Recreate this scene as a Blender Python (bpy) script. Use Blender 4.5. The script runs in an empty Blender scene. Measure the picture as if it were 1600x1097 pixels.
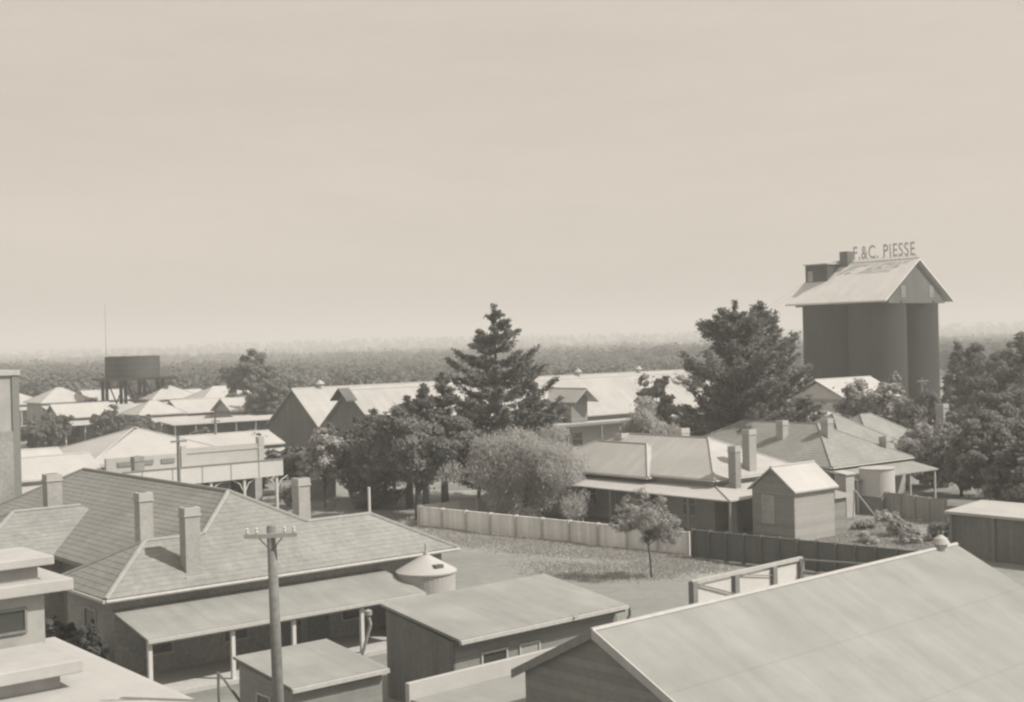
import bpy, math, random
import numpy as np
from mathutils import Vector, Matrix
R = math.radians
SC = bpy.context.scene
COL = SC.collection
# ---------------------------------------------------------------- camera
F_PX, W_PX, H_PX, CAM_H = 2050.0, 1600.0, 1097.0, 12.0
PITCH, ROLL = math.atan((548.5-534.5)/F_PX), R(-1.455)
cd = bpy.data.cameras.new('camera'); cam = bpy.data.objects.new('camera', cd); COL.objects.link(cam)
cd.sensor_width = 36; cd.lens = F_PX/W_PX*36; cd.clip_start = .5; cd.clip_end = 20000
CM = Matrix.Rotation(math.pi/2-PITCH, 3, 'X') @ Matrix.Rotation(ROLL, 3, 'Z')
cam.matrix_world = Matrix.Translation((0, 0, CAM_H)) @ CM.to_4x4()
SC.camera = cam
# ---------------------------------------------------------------- sky and sun
SUN_AZ, SUN_EL = 101, 47           # azimuth clockwise from the view axis (+Y)
wd = bpy.data.worlds.new("World"); SC.world = wd; wd.use_nodes = True
nt = wd.node_tree; nt.nodes.clear()
sky = nt.nodes.new('ShaderNodeTexSky'); sky.sky_type = 'NISHITA'; sky.sun_disc = False
sky.sun_elevation = R(SUN_EL); sky.sun_rotation = R(SUN_AZ)
sky.air_density = 1.0; sky.dust_density = 3.5; sky.ozone_density = 1.0
bw = nt.nodes.new('ShaderNodeRGBToBW')
tc = nt.nodes.new('ShaderNodeTexCoord'); mp = nt.nodes.new('ShaderNodeMapping'); mp.inputs['Scale'].default_value = (1.2, 1.2, 7)
cl = nt.nodes.new('ShaderNodeTexNoise'); cl.inputs['Scale'].default_value = 1.6; cl.inputs['Detail'].default_value = 5
cr = nt.nodes.new('ShaderNodeMapRange'); cr.inputs['From Min'].default_value = .3; cr.inputs['From Max'].default_value = .7
SKY_BASE = 4.25
cr.inputs['To Min'].default_value = .94*SKY_BASE; cr.inputs['To Max'].default_value = 1.06*SKY_BASE
c2n = nt.nodes.new('ShaderNodeTexNoise'); c2n.inputs['Scale'].default_value = 9; c2n.inputs['Detail'].default_value = 8; c2n.inputs['Roughness'].default_value = .7
c2r = nt.nodes.new('ShaderNodeMapRange'); c2r.inputs['From Min'].default_value = .3; c2r.inputs['From Max'].default_value = .7; c2r.inputs['To Min'].default_value = .965; c2r.inputs['To Max'].default_value = 1.035
c2m = nt.nodes.new('ShaderNodeMath'); c2m.operation = 'MULTIPLY'
mixv = nt.nodes.new('ShaderNodeMix'); mixv.data_type = 'FLOAT'; mixv.inputs[0].default_value = .66
tint = nt.nodes.new('ShaderNodeMix'); tint.data_type = 'RGBA'; tint.blend_type = 'MULTIPLY'; tint.inputs[0].default_value = 1
tint.inputs[7].default_value = (1.0, .90, .775, 1)
bg = nt.nodes.new('ShaderNodeBackground'); bg.inputs['Strength'].default_value = .148
wo = nt.nodes.new('ShaderNodeOutputWorld')
L = nt.links.new
L(sky.outputs[0], bw.inputs[0]); L(tc.outputs['Generated'], mp.inputs[0]); L(mp.outputs[0], cl.inputs['Vector'])
L(cl.outputs[0], cr.inputs[0]); L(mp.outputs[0], c2n.inputs['Vector']); L(c2n.outputs[0], c2r.inputs[0]); L(cr.outputs[0], c2m.inputs[0]); L(c2r.outputs[0], c2m.inputs[1]); L(bw.outputs[0], mixv.inputs[2]); L(c2m.outputs[0], mixv.inputs[3])
L(mixv.outputs[0], tint.inputs[6]); L(tint.outputs[2], bg.inputs[0]); L(bg.outputs[0], wo.inputs[0])
sl = bpy.data.lights.new('sun', 'SUN'); sl.energy = 4.7; sl.angle = R(.6); sl.color = (1, .94, .855)
so = bpy.data.objects.new('sun', sl); COL.objects.link(so)
SUNV = Vector((math.sin(R(SUN_AZ))*math.cos(R(SUN_EL)), math.cos(R(SUN_AZ))*math.cos(R(SUN_EL)), math.sin(R(SUN_EL))))
so.rotation_euler = SUNV.to_track_quat('Z', 'Y').to_euler(); so.location = (60, 0, 80)
SC.view_settings.view_transform = 'Standard'; SC.view_settings.look = 'None'
SC.view_settings.exposure = .20; SC.view_settings.gamma = 1
SC.cycles.max_bounces = 5; SC.cycles.diffuse_bounces = 3; SC.cycles.volume_bounces = 0
SC.cycles.transparent_max_bounces = 6; SC.cycles.filter_width = 2.4
SC.cycles.volume_step_rate = 5
# ---------------------------------------------------------------- materials
MATS = {}
def tone(v):
    t = min(1, v/.36)
    return (v*(.90+.105*t), v, v*(.93+.05*t), 1)
def mat(name, v, rough=.85, nz=3.0, amt=.18, bump=0.0, bscale=30, stripes=None, blotch=0.0, bl_scale=.35, spec=.25, metal=0, wave=None, streak=None, laps=None, wstr=.5):
    """v = albedo; nz = fine mottling; blotch = large weathering patches; stripes=(axis,pitch,strength) = board or sheet joints"""
    m = bpy.data.materials.new(name); m.use_nodes = True; n = m.node_tree.nodes; l = m.node_tree.links.new
    p = n['Principled BSDF']; p.inputs['Roughness'].default_value = rough; p.inputs['Specular IOR Level'].default_value = spec
    p.inputs['Metallic'].default_value = metal
    t = n.new('ShaderNodeTexCoord')
    a = n.new('ShaderNodeTexNoise'); a.inputs['Scale'].default_value = nz; a.inputs['Detail'].default_value = 6; a.inputs['Roughness'].default_value = .65
    b = n.new('ShaderNodeTexNoise'); b.inputs['Scale'].default_value = bl_scale; b.inputs['Detail'].default_value = 4
    l(t.outputs['Object'], a.inputs['Vector']); l(t.outputs['Object'], b.inputs['Vector'])
    ma = n.new('ShaderNodeMapRange'); ma.inputs['From Min'].default_value = .28; ma.inputs['From Max'].default_value = .72
    ma.inputs['To Min'].default_value = 1-amt; ma.inputs['To Max'].default_value = 1+amt
    mb = n.new('ShaderNodeMapRange'); mb.inputs['From Min'].default_value = .32; mb.inputs['From Max'].default_value = .68
    mb.inputs['To Min'].default_value = 1-blotch; mb.inputs['To Max'].default_value = 1+blotch
    l(a.outputs[0], ma.inputs[0]); l(b.outputs[0], mb.inputs[0])
    mu = n.new('ShaderNodeMath'); mu.operation = 'MULTIPLY'; l(ma.outputs[0], mu.inputs[0]); l(mb.outputs[0], mu.inputs[1])
    fac = mu.outputs[0]; hsock = None
    if stripes:
        ax, pitch, st = stripes
        sx = n.new('ShaderNodeSeparateXYZ'); l(t.outputs['Object'], sx.inputs[0])
        dv = n.new('ShaderNodeMath'); dv.operation = 'DIVIDE'; dv.inputs[1].default_value = pitch; l(sx.outputs[ax], dv.inputs[0])
        fl = n.new('ShaderNodeMath'); fl.operation = 'FLOOR'; l(dv.outputs[0], fl.inputs[0])
        fr = n.new('ShaderNodeMath'); fr.operation = 'FRACT'; l(dv.outputs[0], fr.inputs[0])
        wn = n.new('ShaderNodeTexWhiteNoise'); wn.noise_dimensions = '1D'; l(fl.outputs[0], wn.inputs['W'])
        mr = n.new('ShaderNodeMapRange'); mr.inputs['To Min'].default_value = 1-st*.5; mr.inputs['To Max'].default_value = 1+st*.5
        l(wn.outputs[0], mr.inputs[0])
        gt = n.new('ShaderNodeMapRange'); gt.inputs['From Min'].default_value = 0; gt.inputs['From Max'].default_value = .1
        gt.inputs['To Min'].default_value = 1-st; gt.inputs['To Max'].default_value = 1; l(fr.outputs[0], gt.inputs[0])
        m2 = n.new('ShaderNodeMath'); m2.operation = 'MULTIPLY'; l(mr.outputs[0], m2.inputs[0]); l(gt.outputs[0], m2.inputs[1])
        m3 = n.new('ShaderNodeMath'); m3.operation = 'MULTIPLY'; l(fac, m3.inputs[0]); l(m2.outputs[0], m3.inputs[1]); fac = m3.outputs[0]
        hsock = fr.outputs[0]
    sc = n.new('ShaderNodeVectorMath'); sc.operation = 'SCALE'; sc.inputs[0].default_value = tone(v)[:3]
    l(fac, sc.inputs['Scale']); l(sc.outputs[0], p.inputs['Base Color'])
    if streak:                     # rust and rain streaks running down the slope
        mpg = n.new('ShaderNodeMapping'); mpg.inputs['Scale'].default_value = streak; l(t.outputs['Object'], mpg.inputs[0])
        sn = n.new('ShaderNodeTexNoise'); sn.inputs['Scale'].default_value = 1; sn.inputs['Detail'].default_value = 5; l(mpg.outputs[0], sn.inputs['Vector'])
        sm = n.new('ShaderNodeMapRange'); sm.inputs['From Min'].default_value = .35; sm.inputs['From Max'].default_value = .65; sm.inputs['To Min'].default_value = .94; sm.inputs['To Max'].default_value = 1.035; l(sn.outputs[0], sm.inputs[0])
        m4 = n.new('ShaderNodeMath'); m4.operation = 'MULTIPLY'; l(fac, m4.inputs[0]); l(sm.outputs[0], m4.inputs[1]); fac = m4.outputs[0]; l(fac, sc.inputs['Scale'])
    if laps:                       # end laps of the sheets
        s2 = n.new('ShaderNodeSeparateXYZ'); l(t.outputs['Object'], s2.inputs[0]); d2 = n.new('ShaderNodeMath'); d2.operation = 'DIVIDE'; d2.inputs[1].default_value = laps[1]; l(s2.outputs[laps[0]], d2.inputs[0])
        f2 = n.new('ShaderNodeMath'); f2.operation = 'FRACT'; l(d2.outputs[0], f2.inputs[0]); g2 = n.new('ShaderNodeMapRange'); g2.inputs['From Max'].default_value = .03; g2.inputs['To Min'].default_value = .86; l(f2.outputs[0], g2.inputs[0])
        m5 = n.new('ShaderNodeMath'); m5.operation = 'MULTIPLY'; l(fac, m5.inputs[0]); l(g2.outputs[0], m5.inputs[1]); fac = m5.outputs[0]; l(fac, sc.inputs['Scale'])
    if bump or wave:
        bp = n.new('ShaderNodeBump'); bp.inputs['Distance'].default_value = bump or .03
        if wave:                       # corrugations: wave=(axis, pitch)
            wv = n.new('ShaderNodeTexWave'); wv.bands_direction = wave[0]; wv.inputs['Scale'].default_value = .314/wave[1]
            wv.inputs['Distortion'].default_value = .3; l(t.outputs['Object'], wv.inputs['Vector']); l(wv.outputs[1], bp.inputs['Height']); bp.inputs['Strength'].default_value = wstr
        elif hsock: l(hsock, bp.inputs['Height'])
        else:
            c = n.new('ShaderNodeTexNoise'); c.inputs['Scale'].default_value = bscale; c.inputs['Detail'].default_value = 5
            l(t.outputs['Object'], c.inputs['Vector']); l(c.outputs[0], bp.inputs['Height'])
        l(bp.outputs[0], p.inputs['Normal'])
    MATS[name] = m; return m
def leafmat(name, v, vary=.3, trans=.25):
    m = bpy.data.materials.new(name); m.use_nodes = True; n = m.node_tree.nodes; l = m.node_tree.links.new
    n.clear(); o = n.new('ShaderNodeOutputMaterial'); d = n.new('ShaderNodeBsdfDiffuse'); tr = n.new('ShaderNodeBsdfTranslucent'); mx = n.new('ShaderNodeMixShader')
    g = n.new('ShaderNodeNewGeometry'); mr = n.new('ShaderNodeMapRange'); mr.inputs['To Min'].default_value = 1-vary; mr.inputs['To Max'].default_value = 1+vary
    l(g.outputs['Random Per Island'], mr.inputs[0])
    sc = n.new('ShaderNodeVectorMath'); sc.operation = 'SCALE'; sc.inputs[0].default_value = tone(v)[:3]; l(mr.outputs[0], sc.inputs['Scale'])
    l(sc.outputs[0], d.inputs[0]); l(sc.outputs[0], tr.inputs[0]); mx.inputs[0].default_value = trans
    l(d.outputs[0], mx.inputs[1]); l(tr.outputs[0], mx.inputs[2]); l(mx.outputs[0], o.inputs[0]); MATS[name] = m; return m
def glass(name, v):
    m = mat(name, v, rough=.12, amt=.25, nz=1.2, spec=.6); return m
M_TILE = mat('terracotta_tile', .245, nz=3.5, amt=.17, blotch=.10, bump=.02, bscale=18, stripes=(0, .34, .03), streak=(1.5, 1.5, .3))
M_TILE2 = mat('dull_roof_tile', .25, nz=2.2, amt=.15, blotch=.10, bump=.02, bscale=18)
M_TIN = mat('corrugated_iron', .35, rough=.5, nz=2.0, amt=.05, blotch=.07, stripes=(0, .76, .06), spec=.4, wave=('X', .2), streak=(1.2, .2, .2), laps=(1, 2.1))
M_TINP = mat('pale_painted_iron', .39, rough=.55, nz=2.0, amt=.05, blotch=.06, stripes=(0, .76, .05), spec=.4)
M_TINY = mat('corrugated_iron_cross', .36, rough=.5, nz=2.0, amt=.05, blotch=.08, stripes=(1, .76, .06), spec=.4, wave=('Y', .2), streak=(.25, 1.6, .25))
M_TINS = mat('silo_roof_iron', .55, rough=.5, nz=2.0, amt=.05, blotch=.06, stripes=(1, .76, .06), streak=(.25, 1.2, .25))
M_TINF = mat('weathered_flat_iron', .26, rough=.6, nz=1.4, amt=.06, blotch=.11, bl_scale=.5, stripes=(0, .76, .05), spec=.3, bump=.012, streak=(2.5, .4, .4))
M_TINB = mat('big_iron_roof', .25, rough=.65, nz=1.2, amt=.06, blotch=.08, bl_scale=.45, stripes=(0, .76, .05), spec=.25, wave=('X', .125), streak=(2.2, .35, .35), laps=(1, 2.3), wstr=.12)
M_CAP = mat('ridge_capping', .38, rough=.6, amt=.1)
M_TCAP = mat('tile_ridge_capping', .28, nz=5, amt=.15)
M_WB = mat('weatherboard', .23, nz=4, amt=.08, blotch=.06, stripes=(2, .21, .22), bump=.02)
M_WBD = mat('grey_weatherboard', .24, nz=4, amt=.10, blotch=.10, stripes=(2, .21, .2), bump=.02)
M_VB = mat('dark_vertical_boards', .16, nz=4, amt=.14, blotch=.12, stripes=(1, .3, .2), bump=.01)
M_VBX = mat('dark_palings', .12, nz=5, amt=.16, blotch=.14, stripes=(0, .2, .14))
M_BRICK = mat('brickwork', .28, nz=9, amt=.25, blotch=.18, bump=.01)
M_BRICKL = mat('pale_brick', .34, nz=9, amt=.18, blotch=.12, bump=.01)
M_REND = mat('pale_render', .38, nz=3, amt=.06, blotch=.10)
M_REND2 = mat('stained_render', .32, nz=2.5, amt=.10, blotch=.14, bl_scale=.6)
M_WHITE = mat('white_paint', .50, nz=5, amt=.06, blotch=.05)
M_WBL = mat('sunlit_weatherboard', .36, nz=4, amt=.06, blotch=.06, stripes=(2, .21, .14), bump=.02)  # the cabin's sunlight is put into this paler colour
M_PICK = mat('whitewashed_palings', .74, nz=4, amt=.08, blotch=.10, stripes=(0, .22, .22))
M_PICKG = mat('grey_palings', .30, nz=4, amt=.12, blotch=.14, stripes=(0, .18, .22))
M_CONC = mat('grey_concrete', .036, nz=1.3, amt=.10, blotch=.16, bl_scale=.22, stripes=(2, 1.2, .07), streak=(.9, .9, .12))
M_TRIM = mat('grey_timber', .20, nz=6, amt=.15)
M_TRIML = mat('light_timber_trim', .40, nz=6, amt=.12)
M_POLE = mat('weathered_pole', .17, nz=7, amt=.25, blotch=.2, streak=(14, 14, .7))
M_BARK = mat('bark', .10, nz=6, amt=.3, bump=.05, bscale=8)
M_DARK = mat('dark_metal', .11, nz=5, amt=.2)
M_IRON = mat('dark_cast_iron', .06, nz=1.5, amt=.15, blotch=.2)
M_TANK = mat('galvanised_tank', .36, rough=.5, nz=3, amt=.06, blotch=.08, spec=.4, stripes=(2, .3, .08))
M_TAR = mat('tarred_timber', .035, nz=5, amt=.2)
M_GLASS = glass('window_glass', .05); M_GLASSL = glass('bright_window_glass', .30)
M_DIRT = None
L_PINE = leafmat('pine_needles', .20, .2, .35); L_DARK = leafmat('dark_leaves', .20, .2, .35); L_MID = leafmat('mid_green_leaves', .36, .3, .35)
L_PEP = leafmat('grey_green_leaves', .44, .08, .5); L_LITE = leafmat('light_leaves', .40, .45, .4); L_FAR = leafmat('gum_leaves', .18, .05, .35)
L_CLIMB = leafmat('climber_leaves', .12, .15, .2); L_GRASS = leafmat('dry_grass_blades', .42, .15); L_HEDGE = leafmat('hedge_leaves', .17, .25, .35)
# ---------------------------------------------------------------- geometry helpers
AZ = 50.5
def P(px, py, z=0.0):
    """point where the sight line of photo position (px,py) meets height z"""
    d = CM @ Vector(((px-W_PX/2)/F_PX, (H_PX/2-py)/F_PX, -1))
    t = (z-CAM_H)/d.z
    return Vector((d.x*t, d.y*t, z))
def PD(px, py, dist):
    d = CM @ Vector(((px-W_PX/2)/F_PX, (H_PX/2-py)/F_PX, -1)); t = dist/d.y
    return Vector((d.x*t, d.y*t, CAM_H+d.z*t))
def tag(o, label=None, cat=None, group=None, kind=None):
    if label: o['label'] = label
    if cat: o['category'] = cat
    if group: o['group'] = group
    if kind: o['kind'] = kind
    return o
def thing(name, label, cat, loc, az=AZ, group=None):
    o = bpy.data.objects.new(name, None); COL.objects.link(o); o.empty_display_size = .3
    o.location = (loc[0], loc[1], loc[2] if len(loc) > 2 else 0); o.rotation_euler = (0, 0, R(90-az))
    o['_az'] = az
    return tag(o, label, cat, group)
def loc_of(t, w):
    a = R(t['_az']); dx, dy = w[0]-t.location.x, w[1]-t.location.y
    return Vector((dx*math.sin(a)+dy*math.cos(a), -dx*math.cos(a)+dy*math.sin(a), w[2]-t.location.z))
class MB:
    def __init__(s): s.v = []; s.f = []
    def poly(s, pts): i = len(s.v); s.v += [tuple(p) for p in pts]; s.f.append(list(range(i, i+len(pts)))); return s
    def box(s, x0, y0, z0, x1, y1, z1):
        return s.prism([(x0, y0), (x1, y0), (x1, y1), (x0, y1)], z0, z1)
    def prism(s, pts, z0, z1):
        n = len(pts); i = len(s.v)
        z0s = z0 if isinstance(z0, (list, tuple)) else [z0]*n; z1s = z1 if isinstance(z1, (list, tuple)) else [z1]*n
        s.v += [(p[0], p[1], z) for p, z in zip(pts, z0s)] + [(p[0], p[1], z) for p, z in zip(pts, z1s)]
        s.f.append([i+k for k in range(n)][::-1]); s.f.append([i+n+k for k in range(n)])
        for k in range(n): q = (k+1) % n; s.f.append([i+k, i+q, i+n+q, i+n+k])
        return s
    def sweep(s, sec, a, b):
        """cross-section points (3-D, at a) swept by vector b-a"""
        n = len(sec); i = len(s.v); d = Vector(b)-Vector(a)
        s.v += [tuple(p) for p in sec] + [tuple(Vector(p)+d) for p in sec]
        s.f.append([i+k for k in range(n)][::-1]); s.f.append([i+n+k for k in range(n)])
        for k in range(n): q = (k+1) % n; s.f.append([i+k, i+q, i+n+q, i+n+k])
        return s
    def tube(s, pts, rad, n=7, cap=True):
        pts = [Vector(p) for p in pts]; rad = rad if isinstance(rad, (list, tuple)) else [rad]*len(pts); i = len(s.v)
        for k, p in enumerate(pts):
            d = (pts[min(k+1, len(pts)-1)]-pts[max(k-1, 0)]).normalized()
            u = d.cross(Vector((0, 0, 1)) if abs(d.z) < .9 else Vector((1, 0, 0))).normalized(); w = d.cross(u)
            for j in range(n):
                a = 2*math.pi*j/n; s.v.append(tuple(p+u*math.cos(a)*rad[k]+w*math.sin(a)*rad[k]))
        for k in range(len(pts)-1):
            for j in range(n): q = (j+1) % n; s.f.append([i+k*n+j, i+k*n+q, i+(k+1)*n+q, i+(k+1)*n+j])
        if cap: s.f.append([i+j for j in range(n)][::-1]); s.f.append([i+(len(pts)-1)*n+j for j in range(n)])
        return s
    def lathe(s, prof, cx=0, cy=0, n=28):
        i = len(s.v)
        for r, z in prof:
            for j in range(n): a = 2*math.pi*j/n; s.v.append((cx+r*math.cos(a), cy+r*math.sin(a), z))
        for k in range(len(prof)-1):
            for j in range(n): q = (j+1) % n; s.f.append([i+k*n+j, i+k*n+q, i+(k+1)*n+q, i+(k+1)*n+j])
        s.f.append([i+j for j in range(n)][::-1]); s.f.append([i+(len(prof)-1)*n+j for j in range(n)])
        return s
    def build(s, name, m, parent=None, label=None, smooth=False, bevel=0):
        me = bpy.data.meshes.new(name); me.from_pydata(s.v, [], s.f); me.update()
        o = bpy.data.objects.new(name, me); COL.objects.link(o); me.materials.append(m)
        if parent is not None: o.parent = parent
        if smooth:
            for p in me.polygons: p.use_smooth = True
        if bevel:
            b = o.modifiers.new('edge', 'BEVEL'); b.width = bevel; b.segments = 2; b.limit_method = 'ANGLE'
        if label: o['label'] = label
        return o
def clip(poly, lo, hi):
    def half(pts, z, keep_above):
        out = []
        for i in range(len(pts)):
            a, b = pts[i], pts[(i+1) % len(pts)]
            ia = a.z >= z-1e-9 if keep_above else a.z <= z+1e-9; ib = b.z >= z-1e-9 if keep_above else b.z <= z+1e-9
            if ia: out.append(a)
            if ia != ib: t = (z-a.z)/(b.z-a.z); out.append(a.lerp(b, t))
        return out
    p = half(poly, lo, True)
    return half(p, hi, False) if len(p) > 2 else []
def tiled(mb, poly, step=.14, lift=.012, z0=None):
    """roof slope as overlapping tile courses: each course tilts up at its lower edge"""
    poly = [Vector(p) for p in poly]; n = (poly[1]-poly[0]).cross(poly[2]-poly[0]).normalized()
    if n.z < 0: n = -n
    zs = min(p.z for p in poly); ze = max(p.z for p in poly); z = zs if z0 is None else z0
    while z < ze-1e-4:
        c = clip(poly, z, min(z+step, ze))
        if len(c) > 2:
            q = [p+n*lift*(1-(p.z-z)/step) for p in c]; mb.poly(q)
            low = [(c[i], c[(i+1) % len(c)]) for i in range(len(c)) if abs(c[i].z-z) < 1e-4 and abs(c[(i+1) % len(c)].z-z) < 1e-4]
            for a, b in low: mb.poly([a-n*.01, b-n*.01, b+n*lift, a+n*lift])
        z += step
def ridge_tube(parts, parent, m, r=.09, name='ridge_cap'):
    mb = MB()
    for a, b in parts: mb.tube([a, b], r, 6)
    return mb.build(name, m, parent)
def under(mb, outline, z, t=.14):
    """fascia and soffit below a roof outline"""
    mb.prism(outline, z-t, z-.012)
def window(parent, x, y, z, w, h, face, light=False, label=None, mull=True, fm=None):
    """sash window on a wall; face is '-y', '-x' or '+x'; x,y,z = lower middle on the wall plane"""
    fr = MB(); t = .07; d = .05
    def bx(mb, u0, z0, u1, z1, a, b):
        if face == '-y': mb.box(x+u0, y-b, z+z0, x+u1, y-a, z+z1)
        elif face == '-x': mb.box(x-b, y+u0, z+z0, x-a, y+u1, z+z1)
        else: mb.box(x+a, y+u0, z+z0, x+b, y+u1, z+z1)
    bx(fr, -w/2-t, -t, -w/2, h+t, .003, d); bx(fr, w/2, -t, w/2+t, h+t, .003, d)
    bx(fr, -w/2, -t, w/2, 0, .003, d+.02); bx(fr, -w/2, h, w/2, h+t, .003, d)
    if mull: bx(fr, -w/2, h/2-.025, w/2, h/2+.025, .014, d-.01)
    o = fr.build('window', fm or M_TRIML, parent, label)
    pn = MB(); bx(pn, -w/2, 0, w/2, h, .004, .012); pn.build('pane', M_GLASSL if light else M_GLASS, o)
    return o
def door(parent, x, y, w, h, face, m=None):
    d = MB()
    if face == '-y': d.box(x-w/2, y-.04, 0.05, x+w/2, y-.004, h)
    else: d.box(x-.04, y-w/2, 0.05, x-.004, y+w/2, h)
    o = d.build('door', m or M_TRIM, parent)
    k = MB()
    if face == '-y': k.box(x+w/2-.14, y-.1, 1.0, x+w/2-.08, y-.041, 1.1)
    else: k.box(x-.1, y+w/2-.14, 1.0, x-.041, y+w/2-.08, 1.1)
    k.build('handle', M_DARK, o); return o
def chimney(parent, x, y, z0, z1, w=.75, d=.6, m=None, cap=None, label=None):
    c = MB(); c.box(x-w/2, y-d/2, z0, x+w/2, y+d/2, z1-.34)
    o = c.build('chimney', m or M_BRICK, parent, label, bevel=.01)
    k = MB(); k.box(x-w/2-.04, y-d/2-.04, z1-.34, x+w/2+.04, y+d/2+.04, z1-.26); k.box(x-w/2-.015, y-d/2-.015, z1-.26, x+w/2+.015, y+d/2+.015, z1)
    k.build('chimney_cap', cap or M_REND, o, bevel=.01)
    f = MB(); f.box(x-w/2+.12, y-d/2+.12, z1, x+w/2-.12, y+d/2-.12, z1+.012); f.build('flue', M_DARK, o)
    return o
def hip_polys(x0, x1, y0, y1, z, rise, axis='x'):
    if axis == 'x':
        w = (y1-y0)/2; ym = (y0+y1)/2; a = Vector((x0+w, ym, z+rise)); b = Vector((x1-w, ym, z+rise))
    else:
        w = (x1-x0)/2; xm = (x0+x1)/2; a = Vector((xm, y0+w, z+rise)); b = Vector((xm, y1-w, z+rise))
    c = [Vector((x0, y0, z)), Vector((x1, y0, z)), Vector((x1, y1, z)), Vector((x0, y1, z))]
    if axis == 'x': polys = [[c[0], c[1], b, a], [c[1], c[2], b], [c[2], c[3], a, b], [c[3], c[0], a]]; hips = [(c[0], a), (c[3], a), (c[1], b), (c[2], b), (a, b)]
    else: polys = [[c[0], c[1], a], [c[1], c[2], b, a], [c[2], c[3], b], [c[3], c[0], a, b]]; hips = [(c[0], a), (c[1], a), (c[2], b), (c[3], b), (a, b)]
    return polys, hips
def hip_roof(parent, x0, x1, y0, y1, z, rise, axis, m, capm, tile=False, name='roof', label=None, caps=True):
    polys, hips = hip_polys(x0, x1, y0, y1, z, rise, axis); mb = MB()
    for p in polys: tiled(mb, p) if tile else mb.poly(p)
    under(mb, [(x0, y0), (x1, y0), (x1, y1), (x0, y1)], z, .16)
    o = mb.build(name, m, parent, label)
    if caps: ridge_tube(hips, o, capm, .075)
    g = MB()
    for a, b in (((x0, y0), (x1, y0)), ((x0, y1), (x0, y0)), ((x1, y0), (x1, y1))):
        dx, dy = (0, -.07) if a[1] == b[1] else ((-.07, 0) if a[0] == x0 else (.07, 0))
        g.tube([(a[0]+dx, a[1]+dy, z-.09), (b[0]+dx, b[1]+dy, z-.09)], .065, 6)
    g.build('gutter', M_TRIML, o)
    return o
def gable_roof(parent, x0, x1, y0, y1, z, rise, axis, m, capm=None, th=.1, name='roof', label=None, ym=None):
    """gabled roof whose ridge runs along axis; one closed mesh"""
    if axis == 'x':
        mid = (y0+y1)/2 if ym is None else ym
        s = [(x0, y0, z), (x0, mid, z+rise), (x0, y1, z), (x0, y1, z-th), (x0, mid, z+rise-th*1.1), (x0, y0, z-th)]; e = (x1, y0, z); b0 = (x0, y0, z); r = [((x0, mid, z+rise+.01), (x1, mid, z+rise+.01))]
    else:
        mid = (x0+x1)/2
        s = [(x0, y0, z), (mid, y0, z+rise), (x1, y0, z), (x1, y0, z-th), (mid, y0, z+rise-th*1.1), (x0, y0, z-th)]; e = (x0, y1, z); b0 = (x0, y0, z); r = [((mid, y0, z+rise+.01), (mid, y1, z+rise+.01))]
    o = MB().sweep(s, b0, e).build(name, m, parent, label)
    if capm: ridge_tube(r, o, capm, .07)
    return o
def gable_walls(parent, x0, x1, y0, y1, z, rise, axis, m, inset=0, name='wall', label=None, z0=0):
    if axis == 'x':
        mid = (y0+y1)/2; s = [(x0, y0, z0), (x0, y0, z), (x0, mid, z+rise), (x0, y1, z), (x0, y1, z0)]; return MB().sweep(s, (x0, y0, 0), (x1, y0, 0)).build(name, m, parent, label)
    mid = (x0+x1)/2; s = [(x0, y0, z0), (x0, y0, z), (mid, y0, z+rise), (x1, y0, z), (x1, y0, z0)]; return MB().sweep(s, (x0, y0, 0), (x0, y1, 0)).build(name, m, parent, label)
def skillion(parent, x0, x1, y0, y1, zf, zb, m, th=.1, name='roof', label=None):
    o = MB().prism([(x0, y0), (x1, y0), (x1, y1), (x0, y1)], [zf-th, zf-th, zb-th, zb-th], [zf, zf, zb, zb]).build(name, m, parent, label)
    g = MB(); g.box(x0, y0-.11, zf-.15, x1, y0-.004, zf-.03); g.build('gutter', M_TRIML, o); return o
# ---------------------------------------------------------------- ground
def ground():
    rng = np.random.RandomState(3)
    m = bpy.data.materials.new('dry_ground'); m.use_nodes = True; n = m.node_tree.nodes; l = m.node_tree.links.new; p = n['Principled BSDF']
    p.inputs['Roughness'].default_value = .95; p.inputs['Specular IOR Level'].default_value = .1
    t = n.new('ShaderNodeTexCoord'); a = n.new('ShaderNodeTexNoise'); a.inputs['Scale'].default_value = .09; a.inputs['Detail'].default_value = 7; a.inputs['Roughness'].default_value = .62
    b = n.new('ShaderNodeTexNoise'); b.inputs['Scale'].default_value = 1.3; b.inputs['Detail'].default_value = 6; b.inputs['Roughness'].default_value = .7
    l(t.outputs['Object'], a.inputs['Vector']); l(t.outputs['Object'], b.inputs['Vector'])
    r = n.new('ShaderNodeValToRGB'); r.color_ramp.elements[0].position = .36; r.color_ramp.elements[0].color = tone(.15); r.color_ramp.elements[1].position = .52; r.color_ramp.elements[1].color = tone(.25)
    l(a.outputs[0], r.inputs[0]); mr = n.new('ShaderNodeMapRange'); mr.inputs['From Min'].default_value = .3; mr.inputs['From Max'].default_value = .7; mr.inputs['To Min'].default_value = .84; mr.inputs['To Max'].default_value = 1.12; l(b.outputs[0], mr.inputs[0])
    sc = n.new('ShaderNodeVectorMath'); sc.operation = 'SCALE'; l(r.outputs[0], sc.inputs[0]); l(mr.outputs[0], sc.inputs['Scale']); l(sc.outputs[0], p.inputs['Base Color'])
    bp = n.new('ShaderNodeBump'); bp.inputs['Distance'].default_value = .06; l(b.outputs[0], bp.inputs['Height']); l(bp.outputs[0], p.inputs['Normal'])
    tag(MB().poly([(-9000, -400, 0), (9000, -400, 0), (9000, 12000, 0), (-9000, 12000, 0)]).build('ground', m), kind='structure')
    return m
M_DIRT = ground()
def sheet(name, pts, m, z=.004):
    return tag(MB().poly([(p[0], p[1], z) for p in pts]).build(name, m), kind='structure')
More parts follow.
